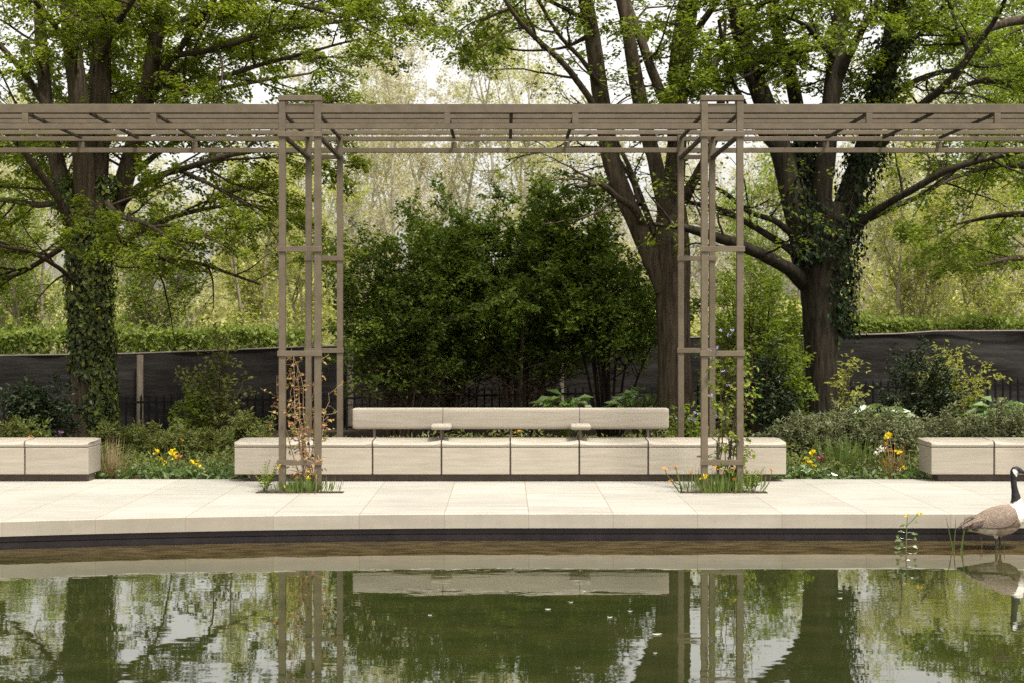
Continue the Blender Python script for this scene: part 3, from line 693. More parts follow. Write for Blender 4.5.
# foliage reaching in from a tree whose trunk stands right of the frame
L4 = [
 [(1085, 450, 21, .28), (1080, 340, 21, .25), (1076, 220, 21, .22), (1070, 100, 21, .2), (1060, 0, 21, .16), (1050, -120, 21, .1)],
 [(1074, 190, 21, .09), (1040, 170, 20.4, .07), (1005, 165, 20, .05), (965, 175, 19.6, .03), (930, 190, 19.4, .012)],
 [(1070, 110, 21, .09), (1030, 90, 20.6, .07), (990, 80, 20.2, .05), (955, 88, 20, .02)],
 [(1062, 20, 21, .09), (1020, 20, 20.5, .07), (985, 30, 20, .05), (955, 45, 19.8, .02)],
 [(1076, 230, 21, .08), (1040, 215, 21.6, .06), (1000, 215, 22, .04), (950, 225, 22.4, .014)],
 [(1076, 280, 21, .08), (1040, 262, 20.6, .06), (1010, 258, 20.2, .04), (970, 268, 20, .014)],
]
build_tree('leaning_in_tree', 'tree with fresh lime green boughs reaching in over the rightmost bench', 'tree', (*W(1085, 0, 21)[:2], .0), L4,
           [dict(n=3.0, t0=.1, L=(.8, 2.0), ang=1.0, flat=.4, up=0, r=.016, seg=6, wob=.15, sides=4), dict(n=5.5, t0=.1, L=(.35, .95), ang=.8, flat=.3, up=0, r=.006, seg=4, wob=.16, curve=-.03, sides=3)],
           M['leaf_bright'], M['bark'], 15000, .066, .042, 14, leafkw=dict(flatn=.45, droop=-.2, jit=.05), skip=(0,))

# --- ivy: leaves standing off a trunk surface
def ivy(label, limbs, n, mat, seed, L=.085, off=.07, Yshift=0, bias=0):
    rng = rngof(seed); P = []; D = []; N = []
    for (lb, w) in limbs:
        P4 = np.array([[*W(a, b, c), r] for a, b, c, r in lb]); C = catmull(P4, 10)
        m = int(n*w); f = rng.uniform(0, len(C)-1.001, m); i = f.astype(int); u = (f-i)[:, None]
        c = C[i]*(1-u)+C[i+1]*u
        th = rng.uniform(0, 2*math.pi, m)
        o = np.stack([np.cos(th), np.sin(th), rng.normal(0, .15, m)], -1)
        lump = 1+.55*np.sin(c[:, 2]*3.1+2*th+seed)*np.sin(c[:, 2]*1.7-th)
        rr = c[:, 3]+off*np.abs(rng.normal(.5, .55, m))*lump+.012
        P.append(c[:, :3]+o*rr[:, None]); N.append(o*1.1+np.array([0, 0, .55])+rng.normal(0, .35, (m, 3)))
        D.append(nrm(np.stack([-o[:, 1], o[:, 0], np.zeros(m)], -1)*rng.normal(0, .7, m)[:, None]+np.array([0, 0, -.9])+o*.25+rng.normal(0, .2, (m, 3))))
    P = np.concatenate(P); D = np.concatenate(D); N = np.concatenate(N)
    keep = ~((seed == 21) & (P[:, 2] < .9) & (P[:, 0] < -5.72-.10*np.sin(P[:, 2]*4)) & (P[:, 1] < 20.1))
    P, D, N = P[keep], D[keep], N[keep]
    V, Q = leaf_quads(P, D, N, L, L*.85, rng, .55)
    o = thing('ivy', label, 'climber', tuple(P.mean(0)*[1, 1, 0]))
    mesh('foliage', V, Q, mat, o)
    # stems wandering up the bark
    T = Tubes()
    for (lb, w) in limbs:
        P4 = np.array([[*W(a, b, c), r] for a, b, c, r in lb]); C = catmull(P4, 6)
        for k in range(max(1, int(5*w*2))):
            th = rng.uniform(0, 6.28)+np.cumsum(rng.normal(0, .12, len(C)))
            T.add(C[:, :3]+np.stack([np.cos(th), np.sin(th), th*0], -1)*(C[:, 3:4]*1.02+.004), np.linspace(.014, .006, len(C)), 4)
    V, Q = T.data(); mesh('stem', V, Q, M['twig'], o, smooth=True)
ivy('glossy green ivy sheathing the trunk behind the leftmost bench', [
    ([(98, 425, Y1, .20), (97, 390, Y1, .22), (92, 350, Y1, .23), (90, 300, Y1, .25), (90, 240, Y1, .27), (92, 215, Y1, .22)], .82),
    ([(84, 235, Y1-.05, .14), (70, 205, Y1, .12), (62, 180, Y1, .1)], .1), ([(98, 230, Y1, .18), (104, 195, Y1, .12), (110, 175, Y1, .1)], .08)], 7600, M['leaf_ivy'], 21, L=.066, off=.055)
ivy('dark ivy spilling down the fork of the massive dark-trunked tree', [
    ([(812, 262, Y3-.2, .12), (818, 235, Y3-.22, .18), (812, 200, Y3-.1, .12), (806, 165, Y3+.2, .08), (803, 130, Y3+.3, .07)], .34),
    ([(842, 335, Y3-.05, .04), (840, 295, Y3-.05, .10), (840, 255, Y3-.08, .16), (850, 212, Y3+.1, .14), (862, 170, Y3+.2, .14), (866, 150, Y3+.2, .12)], .42),
    ([(876, 120, Y3+.2, .15), (883, 70, Y3+.2, .15), (890, 35, Y3+.2, .13)], .16), ([(806, 150, Y3+.4, .12), (802, 105, Y3+.5, .12)], .08)], 5200, M['leaf_ivy_dk'], 22, L=.066, off=.13)

# ------------------------------------------------------------------ shrubs
def shrub(name, label, px, Y, py_top, wpx, mat, nleaf, L, Wd, seed, stems=14, stemmat=None, lean=.5, cat='shrub', py_base=None, group=None, flat=.8, up=.15, spread=None, lv=None, leafkw=None, dense=None, clear=0):
    """stems fanned from a base; top and width given for the size the photo shows"""
    rng = rngof(seed)
    X = (px-505)/F*Y; zb = float(gz(X, Y)); H = EYE-(py_top-328)/F*Y-zb; R = wpx/2/F*Y
    t = thing(name, label, cat, (X, Y, zb), group)
    T = Tubes(); tw = []
    for k in range(stems):
        a = rng.uniform(0, 6.28); q = math.sqrt(rng.uniform(0, 1))
        tip = np.array([math.cos(a)*R*q*.92, math.sin(a)*R*.75*q, H*(1-.45*q*q)*rng.uniform(.72, 1.0)])
        b = np.array([X+math.cos(a)*R*.18*q, Y+math.sin(a)*R*.15*q, zb-.02])
        c1 = b+tip*np.array([.25, .25, .45]); e = np.array([X, Y, zb])+tip
        C = catmull(np.array([b, c1+rng.normal(0, .02, 3), e]), 5)
        r0 = min(.03, .008+.008*H); R_ = np.linspace(r0, .003, len(C)); T.add(C, R_, 5)
        branchify(T, C, R_, lv or [dict(n=9, t0=.2, L=(.12*H+.05, .30*H+.08), ang=.9, flat=flat, up=up, r=.006, seg=4, wob=.16, sides=3, tipleaf=True),
                             dict(n=4, t0=.2, L=(.06*H+.03, .14*H+.05), ang=.8, flat=flat, up=up*.5, r=.003, seg=3, wob=.18, sides=3, draw=False)], rng, tw)
        tw.append(C[-4:])
    V, Q = T.data(); mesh('stem', V, Q, stemmat or M['twig'], t, smooth=True)
    P, D, N = twig_leaves(tw, nleaf, L, Wd, rng, **(leafkw or dict(flatn=.7, droop=-.05, jit=.02, ln=.5)))
    if clear:
        ok = P[:, 2] > zb+clear*H*rng.uniform(.6, 1.3, len(P)); P, D, N = P[ok], D[ok], N[ok]
    zmin = gz(P[:, 0], P[:, 1])+.01
    P[:, 2] = np.maximum(P[:, 2], zmin+rng.uniform(0, .05, len(P)))
    V, Q = leaf_quads(P, D, N, L, Wd, rng)
    mesh('foliage', V, Q, mat, t)
    return t

def flower(parent, name, p, r, mat, rng, n=9, up=.6):
    """small cluster of petals"""
    a = rng.uniform(0, 6.28, n); D = np.stack([np.cos(a), np.sin(a)-.3, rng.normal(up, .5, n)], -1)
    r = r*.82
    P = np.repeat(np.array(p)[None], n, 0)+rng.normal(0, r*.3, (n, 3))
    V, Q = leaf_quads(P, nrm(D), rng.normal(0, .6, (n, 3))+np.array([0, -.6, .7]), r, r*.8, rng)
    return mesh(name, V, Q, mat, parent)

# the dark evergreen thicket in front of the railings
dense_lv = [dict(n=12, t0=.12, L=(.5, 1.1), ang=1.0, flat=.7, up=.05, r=.012, seg=5, wob=.18, sides=4, tipleaf=True),
            dict(n=7, t0=.1, L=(.25, .55), ang=.85, flat=.6, up=.0, r=.004, seg=4, wob=.18, curve=-.03, sides=3)]
shrub('evergreen_tree', 'broad dark evergreen with a domed crown behind the middle of the backrest', 520, 22.0, 142, 225, M['leaf_holly'], 66000, .075, .04, 31, 20, lv=dense_lv, clear=.3, cat='tree', leafkw=dict(flatn=.7, droop=-.12, jit=.03, ln=.5))
shrub('evergreen_tree', 'dark bushy evergreen crowding the back of the column with dry climbers', 398, 21.6, 182, 150, M['leaf_holly'], 27000, .072, .04, 32, 18, lv=dense_lv, clear=.26, cat='tree', leafkw=dict(flatn=.7, droop=-.12, jit=.03, ln=.5))
shrub('evergreen_tree', 'smaller evergreen with bare forked stems leaning against the knotty fluted trunk', 610, 21.5, 165, 135, M['leaf_holly'], 24000, .072, .04, 33, 12, clear=.36, lv=[dict(dense_lv[0], t0=.42), dense_lv[1]], cat='tree', stemmat=M['bark_dark'], leafkw=dict(flatn=.7, droop=-.12, jit=.03, ln=.5))
shrub('evergreen_tree', 'bright green bushy tree showing between the two big trunks', 752, 22.6, 225, 95, M['leaf_bright'], 9000, .075, .04, 34, 10, lv=dense_lv, cat='tree')

shrub('evergreen_tree', 'dark evergreen bush filling the gap between the domed evergreen and the bushy one', 455, 22.5, 158, 125, M['leaf_holly'], 30000, .075, .04, 35, 15, lv=dense_lv, clear=.3, cat='tree', leafkw=dict(flatn=.7, droop=-.12, jit=.03, ln=.5))
# individual bed shrubs
shrub('leafy_shrub', 'upright shrub with bright shoots on the netting side of the yellow flowers', 218, 19.2, 325, 58, M['leaf_olive'], 1300, .07, .04, 41, 9)
shrub('leafy_shrub', 'low leafy shrub before the railings with bright green tips', 192, 19.0, 385, 34, M['leaf_bright'], 700, .07, .042, 42, 6)
shrub('dark_shrub', 'dark bushy shrub at the foot of the ivy-covered trunk', 40, 18.8, 365, 80, M['leaf_laurel'], 3200, .065, .04, 43, 12)
shrub('dark_shrub', 'dark glossy shrub behind the column with lilac climbers', 762, 18.6, 345, 70, M['leaf_laurel'], 3600, .06, .035, 44, 12)
shrub('leafy_shrub', 'bright green shrub touching the massive dark trunk', 788, 18.9, 325, 58, M['leaf_bright'], 2200, .075, .042, 45, 9)
shrub('dark_shrub', 'dark upright evergreen shrub against the netting, beside the yellow-green sapling', 922, 19.0, 338, 66, M['leaf_laurel'], 4200, .055, .032, 46, 14)
shrub('sapling', 'slender yellow-green sapling against the netting above the rightmost bench', 965, 19.4, 322, 92, M['leaf_lime'], 1500, .07, .032, 47, 9, cat='sapling', leafkw=dict(flatn=.7, droop=-.25, jit=.03, ln=.5))
shrub('sapling', 'thin yellow-leaved sapling beside the massive dark trunk', 850, 18.9, 352, 36, M['leaf_lime'], 330, .075, .034, 48, 4, cat='sapling')
for (p, Y, top, w, s, lab) in ((798, 17.2, 412, 80, 51, 'grey-green bushy shrub closest to the long bench, below the massive trunk'), (848, 17.4, 404, 78, 52, 'tallest mound of the grey-green shrubs, in front of the massive trunk'),
                        (893, 16.9, 412, 66, 53, 'grey-green bushy shrub beside the end of the rightmost bench'), (950, 17.3, 408, 80, 54, 'grey-green shrub rising behind the rightmost bench near its end'), (1005, 17.1, 402, 74, 55, 'grey-green shrub behind the rightmost bench at the frame edge')):
    shrub('bushy_shrub', lab, p, Y, top, w, M['leaf_silver'], 4200, .05, .022, s, 16, group='grey-green shrubs in the planting bed', leafkw=dict(flatn=.9, droop=.25, jit=.02, ln=.6))
for (p, Y, top, w, s, lab) in ((122, 17.6, 424, 56, 61, 'olive-green shrub by the end of the leftmost bench'), (160, 17.4, 420, 60, 62, 'olive-green shrub directly behind the yellow flowers'), (205, 17.2, 428, 60, 63, 'olive-green shrub between the yellow flowers and the long bench'),
                        (250, 17.8, 415, 56, 64, 'olive-green shrub behind the end of the long bench'), (20, 17.4, 418, 60, 65, 'olive-green shrub behind the leftmost bench at the frame edge')):
    shrub('bushy_shrub', lab, p, Y, top, w, M['leaf_olive'], 2600, .065, .02, s, 14, group='olive-green shrubs in the planting bed', leafkw=dict(flatn=.9, droop=.25, jit=.02, ln=.6))
# big-leaved plants catching the light behind the backrest
def rosette(name, label, px, Y, py, wpx, n, L, Wd, seed, mat=None):
    rng = rngof(seed); X = (px-505)/F*Y; zb = float(gz(X, Y)); H = EYE-(py-328)/F*Y-zb; R = wpx/2/F*Y
    t = thing(name, label, 'plant', (X, Y, zb))
    a = rng.uniform(0, 6.28, n); q = np.sqrt(rng.uniform(0, 1, n))
    P = np.stack([X+np.cos(a)*R*q*.8, Y+np.sin(a)*R*q*.6, zb+H*(.55+.4*(1-q**2))*rng.uniform(.7, 1, n)], -1)
    D = nrm(np.stack([np.cos(a), np.sin(a), rng.normal(-.15, .3, n)], -1)); N = rng.normal(0, .3, (n, 3))+np.array([0, -.15, 1])
    V, Q = leaf_quads(P, D, N, L, Wd, rng); mesh('foliage', V, Q, mat or M['leaf_hosta'], t)
    T = Tubes()
    for p in P[:40]: T.add(np.array([[X, Y, zb], (p+np.array([X, Y, zb]))/2+[0, 0, .1], p]), [.008, .006, .004], 4)
    V, Q = T.data(); mesh('stem', V, Q, M['leaf_olive'], t)
    return t
for i, (p, py, w, lab) in enumerate(((565, 390, 70, 'broad-leaved plant with shining leaves below the pale fence post'), (640, 384, 70, 'broad-leaved plant with shining leaves at the foot of the knotty fluted trunk'),
                         (878, 398, 60, 'broad-leaved plant with pale shining leaves beside the dark upright shrub'), (1000, 392, 55, 'broad-leaved plant with pale shining leaves under the yellow-green sapling'))):
    rosette('hosta_plant', lab, p, 20.2 if p < 700 else 18.4, py, w, 90, .24, .13, 70+i)

# ground cover: a low mass of small leaves and blades in the front of the bed
def ground_cover(rng, xa, xb, ya, yb, n, hmax, mat, L, Wd, upr):
    X = rng.uniform(xa, xb, n); Y = rng.uniform(ya, yb, n)
    h = (rng.uniform(0, 1, n)**1.4)*hmax*(.45+.55*np.abs(np.sin(X*2.3+Y*1.9)*np.cos(X*1.1-Y)))
    P = np.stack([X, Y, gz(X, Y)+h], -1)
    D = nrm(np.stack([rng.normal(0, 1, n), rng.normal(0, 1, n), rng.normal(upr, .5, n)], -1)); N = rng.normal(0, .7, (n, 3))+np.array([0, -.3, .7])
    return leaf_quads(P, D, N, L, Wd, rng)
rng = rngof(80)
for (mat, n, L, Wd, hm, up, lab) in (('leaf_olive', 26000, .07, .028, .34, .7, 'low olive-green leafy ground cover filling the bed behind the benches'), ('leaf_hosta', 5000, .085, .05, .16, .2, 'low bright green leafy ground cover along the back edge of the paving'),
                                ('leaf_blade', 3200, .20, .012, .10, 2.2, 'thin grass blades among the low planting of the bed'), ('leaf_silver', 12000, .05, .02, .3, .8, 'fine grey-green ground cover between the shrubs of the bed')):
    ya, yb = (15.4, 19.0) if mat != 'leaf_hosta' else (15.25, 16.0)
    V, Q = ground_cover(rng, -8, 8.5, ya, yb, n, hm, M[mat], L, Wd, up)
    o = mesh('ground_cover', V, Q, M[mat]); setp(o, lab, 'ground cover', kind='stuff')

# flowering plants
def flower_plant(label, heads, Y, seed, stemmat='leaf_olive', leafm='leaf_hosta', name='flowering_plant', blades=30, bl=.16, bw=.014, base=None, w=.14):
    """heads: (px,py,radius,material)"""
    rng = rngof(seed); xm = np.mean([h[0] for h in heads]) if base is None else base
    X = (xm-505)/F*Y; zb = float(gz(X, Y)) if Y > 15.18 else .01
    t = thing(name, label, 'plant', (X, Y, zb))
    T = Tubes()
    for (a, b, r, m) in heads:
        p = W(a, b, Y+rng.uniform(-.05, .05)); q = np.array([X+(p[0]-X)*.45+rng.normal(0, .02), Y+rng.normal(0, .02), zb-.01])
        T.add(catmull(np.array([q, (p+q)/2+rng.normal(0, .02, 3), p]), 4), np.linspace(.006, .003, 9), 4)
        flower(t, 'flower', p, r, M[m], rng)
    V, Q = T.data(); mesh('stem', V, Q, M[stemmat], t)
    if blades:
        a = rng.uniform(0, 6.28, blades); q = rng.uniform(0, 1, blades)
        P = np.stack([X+np.cos(a)*w*q, Y+np.sin(a)*w*.6*q, np.full(blades, zb-.01)], -1)
        D = nrm(np.stack([np.cos(a)*.45, np.sin(a)*.45, rng.uniform(.6, 1.6, blades)], -1)); N = np.stack([np.cos(a), np.sin(a), np.full(blades, .6)], -1)
        V, Q = leaf_quads(P, D, N, bl, bw, rng, .5); mesh('foliage', V, Q, M[leafm], t)
    return t
Yb = 15.7
flower_plant('pair of yellow wallflower clusters near the end of the leftmost bench', [(157, 453, .05, 'f_yellow'), (160, 460, .045, 'f_yellow'), (165, 463, .045, 'f_yellow'), (172, 453, .065, 'f_yellow'), (174, 457, .055, 'f_yellow'), (179, 458, .04, 'f_coral'), (168, 465, .04, 'f_yellow')], Yb, 91, blades=90, bl=.12, bw=.03, w=.25)
flower_plant('yellow flowers lowest in the bed, next to the long bench end', [(195, 464, .055, 'f_yellow'), (201, 472, .05, 'f_yellow'), (192, 472, .04, 'f_yellow'), (190, 476, .03, 'f_yellow'), (203, 476, .03, 'f_yellow')], 15.5, 92, blades=70, bl=.11, bw=.03, w=.22)
flower_plant('round purple allium head behind the leftmost bench', [(61, 433.5, .036, 'f_purple'), (60.5, 433, .032, 'f_purple')], 16.2, 93, blades=8)
flower_plant('single orange flower rising above the leftmost bench', [(31, 436.5, .034, 'f_orange')], 16.2, 94, blades=8)
flower_plant('small amber flower above the shrubs beside the long bench', [(182, 440, .03, 'f_orange')], 16.2, 95, blades=8)
flower_plant('yellow wallflowers close to the end of the long bench', [(811, 454, .055, 'f_yellow'), (807, 459, .045, 'f_yellow'), (810, 463, .045, 'f_yellow'), (814, 466, .03, 'f_yellow'), (804, 464, .03, 'f_yellow')], Yb, 96, blades=80, bl=.11, bw=.03, w=.22)
flower_plant('single magenta flower beside the yellow wallflowers', [(822, 458, .045, 'f_pink'), (822, 461, .035, 'f_pink')], 15.9, 97, blades=12)
flower_plant('tall plant with copper stems and yellow heads by the rightmost bench', [(887, 438, .06, 'f_yellow'), (889, 435, .04, 'f_yellow'), (898, 452, .05, 'f_yellow'), (885, 463, .03, 'f_orange'), (893, 460, .03, 'f_orange'), (903, 469, .04, 'f_yellow'), (890, 450, .03, 'f_orange'), (895, 467, .03, 'f_orange'), (886, 445, .03, 'f_orange')], 15.5, 98, stemmat='drystem', leafm='leaf_copper', blades=48, bl=.36, bw=.007, base=893, w=.13)
flower_plant('white flower cluster beside the copper-stemmed plant', [(880, 451, .055, 'f_white'), (877, 453, .045, 'f_white'), (883, 450, .04, 'f_white')], 15.85, 99, blades=14)
flower_plant('clump of tall upright green blades between the shrubs and the paving', [(846, 452, .012, 'f_yellow')], 16.0, 100, blades=160, bl=.34, bw=.02, leafm='leaf_blade', w=.34, name='blade_plant')
flower_plant('tuft of straw-coloured grass by the end of the leftmost bench', [(112, 452, .012, 'f_white')], 15.5, 101, blades=110, bl=.36, bw=.009, leafm='leaf_straw', w=.14, name='grass_tuft', stemmat='drystem')
flower_plant('single orange bloom glimpsed under the backrest', [(518, 432, .032, 'f_orange')], 16.4, 102, blades=10)

# planting at the column feet and the climbers
Yc = 14.1
flower_plant('yellow daffodils at the foot of the column with dry climbers', [(308, 478, .035, 'f_yellow'), (309, 472, .025, 'f_yellow'), (279, 468, .028, 'f_yellow'), (285, 487, .02, 'f_yellow')], 13.95, 111, blades=260, bl=.13, bw=.012, leafm='leaf_blade', w=.36, base=305, name='daffodil_plant')
flower_plant('yellow daffodil at the foot of the column with lilac climbers', [(704, 477, .04, 'f_yellow'), (702, 480, .03, 'f_yellow'), (707, 476, .025, 'f_yellow')], 13.95, 112, blades=330, bl=.17, bw=.011, leafm='leaf_blade', w=.42, base=722, name='daffodil_plant')
flower_plant('thin orange-flowered stems leaning toward the backrest from the foot of the column with lilac climbers', [(665, 469, .028, 'f_orange'), (676, 468, .028, 'f_orange'), (671, 481, .028, 'f_orange'), (691, 473, .026, 'f_orange')], 13.97, 113, blades=24, bl=.2, bw=.008, leafm='leaf_blade', base=690, w=.14)
flower_plant('thin orange-flowered stems standing between the posts of the column with lilac climbers', [(716, 468, .028, 'f_orange'), (732, 469, .028, 'f_orange'), (734, 480, .028, 'f_orange'), (721, 472, .026, 'f_orange')], 13.99, 114, blades=24, bl=.2, bw=.008, leafm='leaf_blade', base=726, w=.14)
flower_plant('lone orange flower beside the ferns of the column with lilac climbers', [(772, 470, .026, 'f_orange')], 13.98, 115, blades=10, bl=.2, bw=.008, leafm='leaf_blade', base=760, w=.06)
def fern(label, px, py, w, seed):
    rng = rngof(seed); X = (px-505)/F*14.0
    t = thing('fern', label, 'fern', (X, 14.0, .01)); Vs = []; Qs = []; n = 0
    T = Tubes()
    for k in range(9):
        a = rng.uniform(0, 6.28); L = rng.uniform(.2, .32)
        P = wpath(rng, (X+rng.normal(0, .03), 14.0+rng.normal(0, .03), .01), nrm(np.array([math.cos(a)*.5, math.sin(a)*.4, 1])), L, 10, .05, -.06)
        T.add(P, np.linspace(.004, .0015, 11), 4)
        for i in range(2, 11):
            for s in (-1, 1):
                d = P[i]-P[i-1]; sd = nrm(np.cross(d, [0, .3, 1.]))*s
                V, Q = leaf_quads(P[i][None], nrm(sd+nrm(d)*.4)[None], np.array([[0, -.4, 1.]]), .075*(1-i/13), .022, rng, .1); Vs.append(V); Qs.append(Q+n); n += 4
    mesh('foliage', np.concatenate(Vs), np.concatenate(Qs), M['leaf_bright'], t); V, Q = T.data(); mesh('stem', V, Q, M['leaf_olive'], t)
fern('small fern at the edge of the pocket of the column with dry climbers', 264, 480, 20, 121)
fern('feathery ferns beside the column foot with lilac climbers', 752, 480, 20, 122)

def climber(label, seed, cx, xw, ztop, mat, nleaf, L, stemmat, flowers=(), nst=9, yj=.14, green=None):
    rng = rngof(seed)
    t = thing('climbing_plant', label, 'climber', (cx, 14.05, 0)); T = Tubes(); tw = []
    for k in range(nst):
        x = cx+rng.uniform(-.1, .15); y = 14.04+rng.uniform(-.02, .12); h = ztop*rng.uniform(.6, 1.0)
        Z = np.linspace(0, h, 12); tx = cx+rng.uniform(-xw, xw)
        P = np.c_[x+(tx-x)*np.linspace(0, 1, 12)**.7+np.cumsum(rng.normal(0, .018, 12)), y+np.cumsum(rng.normal(0, .012, 12)), Z]
        R = np.linspace(.006, .002, 12); T.add(P, R, 4)
        branchify(T, P, R, [dict(n=11, t0=.12, L=(.12, .32), ang=1.0, flat=.7, up=-.1, r=.003, seg=4, wob=.25, curve=-.08, sides=3)], rng, tw)
    V, Q = T.data(); mesh('stem', V, Q, stemmat, t)
    P, D, N = twig_leaves(tw, nleaf, L, L*.6, rng, flatn=.9, droop=-.4, jit=.015, ln=.5)
    V, Q = leaf_quads(P, D, N+np.array([0, -.8, 0]), L, L*.6, rng)
    mi = (rng.uniform(0, 1, len(Q)) < .25).astype(int) if green else None
    mesh('foliage', V, Q, [mat, green] if green else mat, t, mi=mi)
    for (a, b, r, m) in flowers: flower(t, 'flower', W(a, b, 13.98+rng.uniform(-.03, .15)), r, M[m], rng, n=7)
    return t
climber('climber with withered rusty leaves winding up the pergola column', 131, CX[0]+.02, .26, 1.45, M['leaf_rust'], 430, .048, M['drystem'], green=M['leaf_olive'])
rr = rngof(3)
fl = [(a, b,   .026, 'f_lilac') for a, b in ((706, 338), (709, 350), (717, 347), (729, 336), (732, 331), (721, 331), (713, 357), (723, 372), (728, 386), (724, 419), (730, 422), (716, 416), (741, 400), (712, 396), (745, 376), (716, 463), (718, 471))]
climber('clematis with lime leaves and lilac flowers winding up the pergola column', 132, CX[1]+.06, .26, 1.55, M['leaf_bright'], 800, .05, M['twig'], fl, nst=10, green=M['leaf_lime'])
t = flower_plant('lilac clematis clump between the backrest end and the pergola column', [(682, 415, .03, 'f_lilac'), (695, 414, .034, 'f_lilac'), (690, 419, .026, 'f_lilac'), (694, 421, .03, 'f_lilac'), (678, 419, .026, 'f_lilac')], 16.3, 133, blades=0)
shrub('leafy_shrub', 'light green shrub below the lilac flowers behind the long bench', 686, 16.5, 405, 40, M['leaf_bright'], 700, .055, .035, 134, 8)
for px in (303, 718.5):
    T = Tubes(); X = (px-505)/F*14.12; T.add(np.array([(X, 14.12, -.02), (X, 14.12, .3), (X+.004, 14.12, .60)]), [.011]*3, 8)
    V, Q = T.data(); o = mesh('plant_stake', V, Q, M['gapdark'], None, (X, 14.12, 0), smooth=True)
    setp(o, 'thin dark stake inside the column with %s climbers' % ('dry' if px < 400 else 'lilac'), 'stake', 'stakes for the climbers')

# ------------------------------------------------------------------ beyond the netting: hedges and the far belt of trees
def hedge(label, xa, xb, ya, yb, ztop, n, seed):
    rng = rngof(seed)
    t = thing('hedge', label, 'hedge', ((xa+xb)/2, (ya+yb)/2, float(gz((xa+xb)/2, ya))))
    X = rng.uniform(xa, xb, n); face = rng.uniform(0, 1, n) < .55
    lump = .04*np.sin(X*1.9)+.03*np.sin(X*4.3+1)
    zt = ztop(X)+lump
    Yv = np.where(face, ya+np.abs(rng.normal(0, .15, n))+.12*np.sin(X*3.3), rng.uniform(ya, yb, n))
    zb = gz(X, Yv)
    Z = np.where(face, zb+(zt-zb)*rng.uniform(.05, 1, n), zt-np.abs(rng.normal(0, .10, n)))+np.where(rng.uniform(0, 1, n) < .04, rng.uniform(0, .3, n), 0)
    P = np.stack([X, Yv, Z], -1); D = nrm(rng.normal(0, 1, (n, 3))+np.array([0, -.3, .3])); N = rng.normal(0, .8, (n, 3))+np.array([0, -.3, .8])
    V, Q = leaf_quads(P, D, N, .13, .075, rng); mesh('foliage', V, Q, M['leaf_hedge'], t)
    T = Tubes()
    for x in np.arange(xa+.3, xb, .6):
        z0 = float(gz(x, ya)); 
        for k in range(4):
            T.add(wpath(rng, (x, (ya+yb)/2, z0-.05), nrm(np.array([rng.normal(0, .3), rng.normal(0, .3), 1])), (float(ztop(x))-z0)*.9, 5, .1, 0), np.linspace(.025, .008, 6), 4)
    V, Q = T.data(); mesh('stem', V, Q, M['twig'], t)
YH = 31.0
hz = lambda py: (lambda X: np.full_like(np.asarray(X, float), EYE-(py-328)/F*YH))
hedge('clipped pale green hedge beyond the netting behind the ivy-clad tree', -14, -4.2, YH, YH+1.4, hz(331), 15000, 141)
hedge('clipped pale green hedge beyond the netting behind the rightmost bench', 4.6, 14, YH, YH+1.4, hz(320), 15000, 142)

def far_tree(px, Y, h, spread, leafm, barkm, nleaf, seed, label, L=.16, group=None, nst=1, dens=1.0, name='far_tree', t0=.25, r0=.14, flat=1.0, up=.22, low=False):
    rng = rngof(seed); X = (px-505)/F*Y; zb = float(gz(X, Y))
    t = thing(name, label, 'tree', (X, Y, zb), group)
    T = Tubes(); B = Tubes(); tw = []
    for k in range(nst):
        a = rng.uniform(0, 6.28); lean = .06 if nst == 1 else .22
        d = nrm(np.array([math.cos(a)*lean, math.sin(a)*lean, 1])); 
        P = wpath(rng, (X+(.12*math.cos(a) if nst > 1 else 0), Y+(.12*math.sin(a) if nst > 1 else 0), zb-.1), d, h*rng.uniform(.82, 1), 9, .05, .02)
        R = np.linspace(r0/(1 if nst == 1 else 1.5), .015, 10); T.add(P, R, 8, .04, rng)
        branchify(B, P, R, [dict(n=int((16 if nst == 1 else 10)*dens), t0=t0, L=(spread*.55, spread*1.15), ang=.85, flat=flat, up=up, r=.05, seg=6, wob=.12, curve=.02, sides=4, tap=.5),
                           dict(n=7, t0=.15, L=(spread*.22, spread*.5), ang=.7, flat=flat, up=.12, r=.018, seg=4, wob=.15, sides=3, tipleaf=True),
                           dict(n=8, t0=.12, L=(spread*.14, spread*.32), ang=.7, flat=flat, up=.08, r=.014, seg=3, wob=.18, sides=3)], rng, tw)
    B.F = [f+T.n for f in B.F]; T.V += B.V; T.F += B.F
    V, Q = T.data(); mesh('trunk', V, Q, barkm, t, smooth=True)
    P, D, N = twig_leaves(tw, nleaf, L, L*.6, rng, flatn=.8, droop=-.1, jit=.08, ln=.6)
    V, Q = leaf_quads(P, D, N, L, L*.6, rng, .45); mesh('crown', V, Q, leafm, t)
    return t
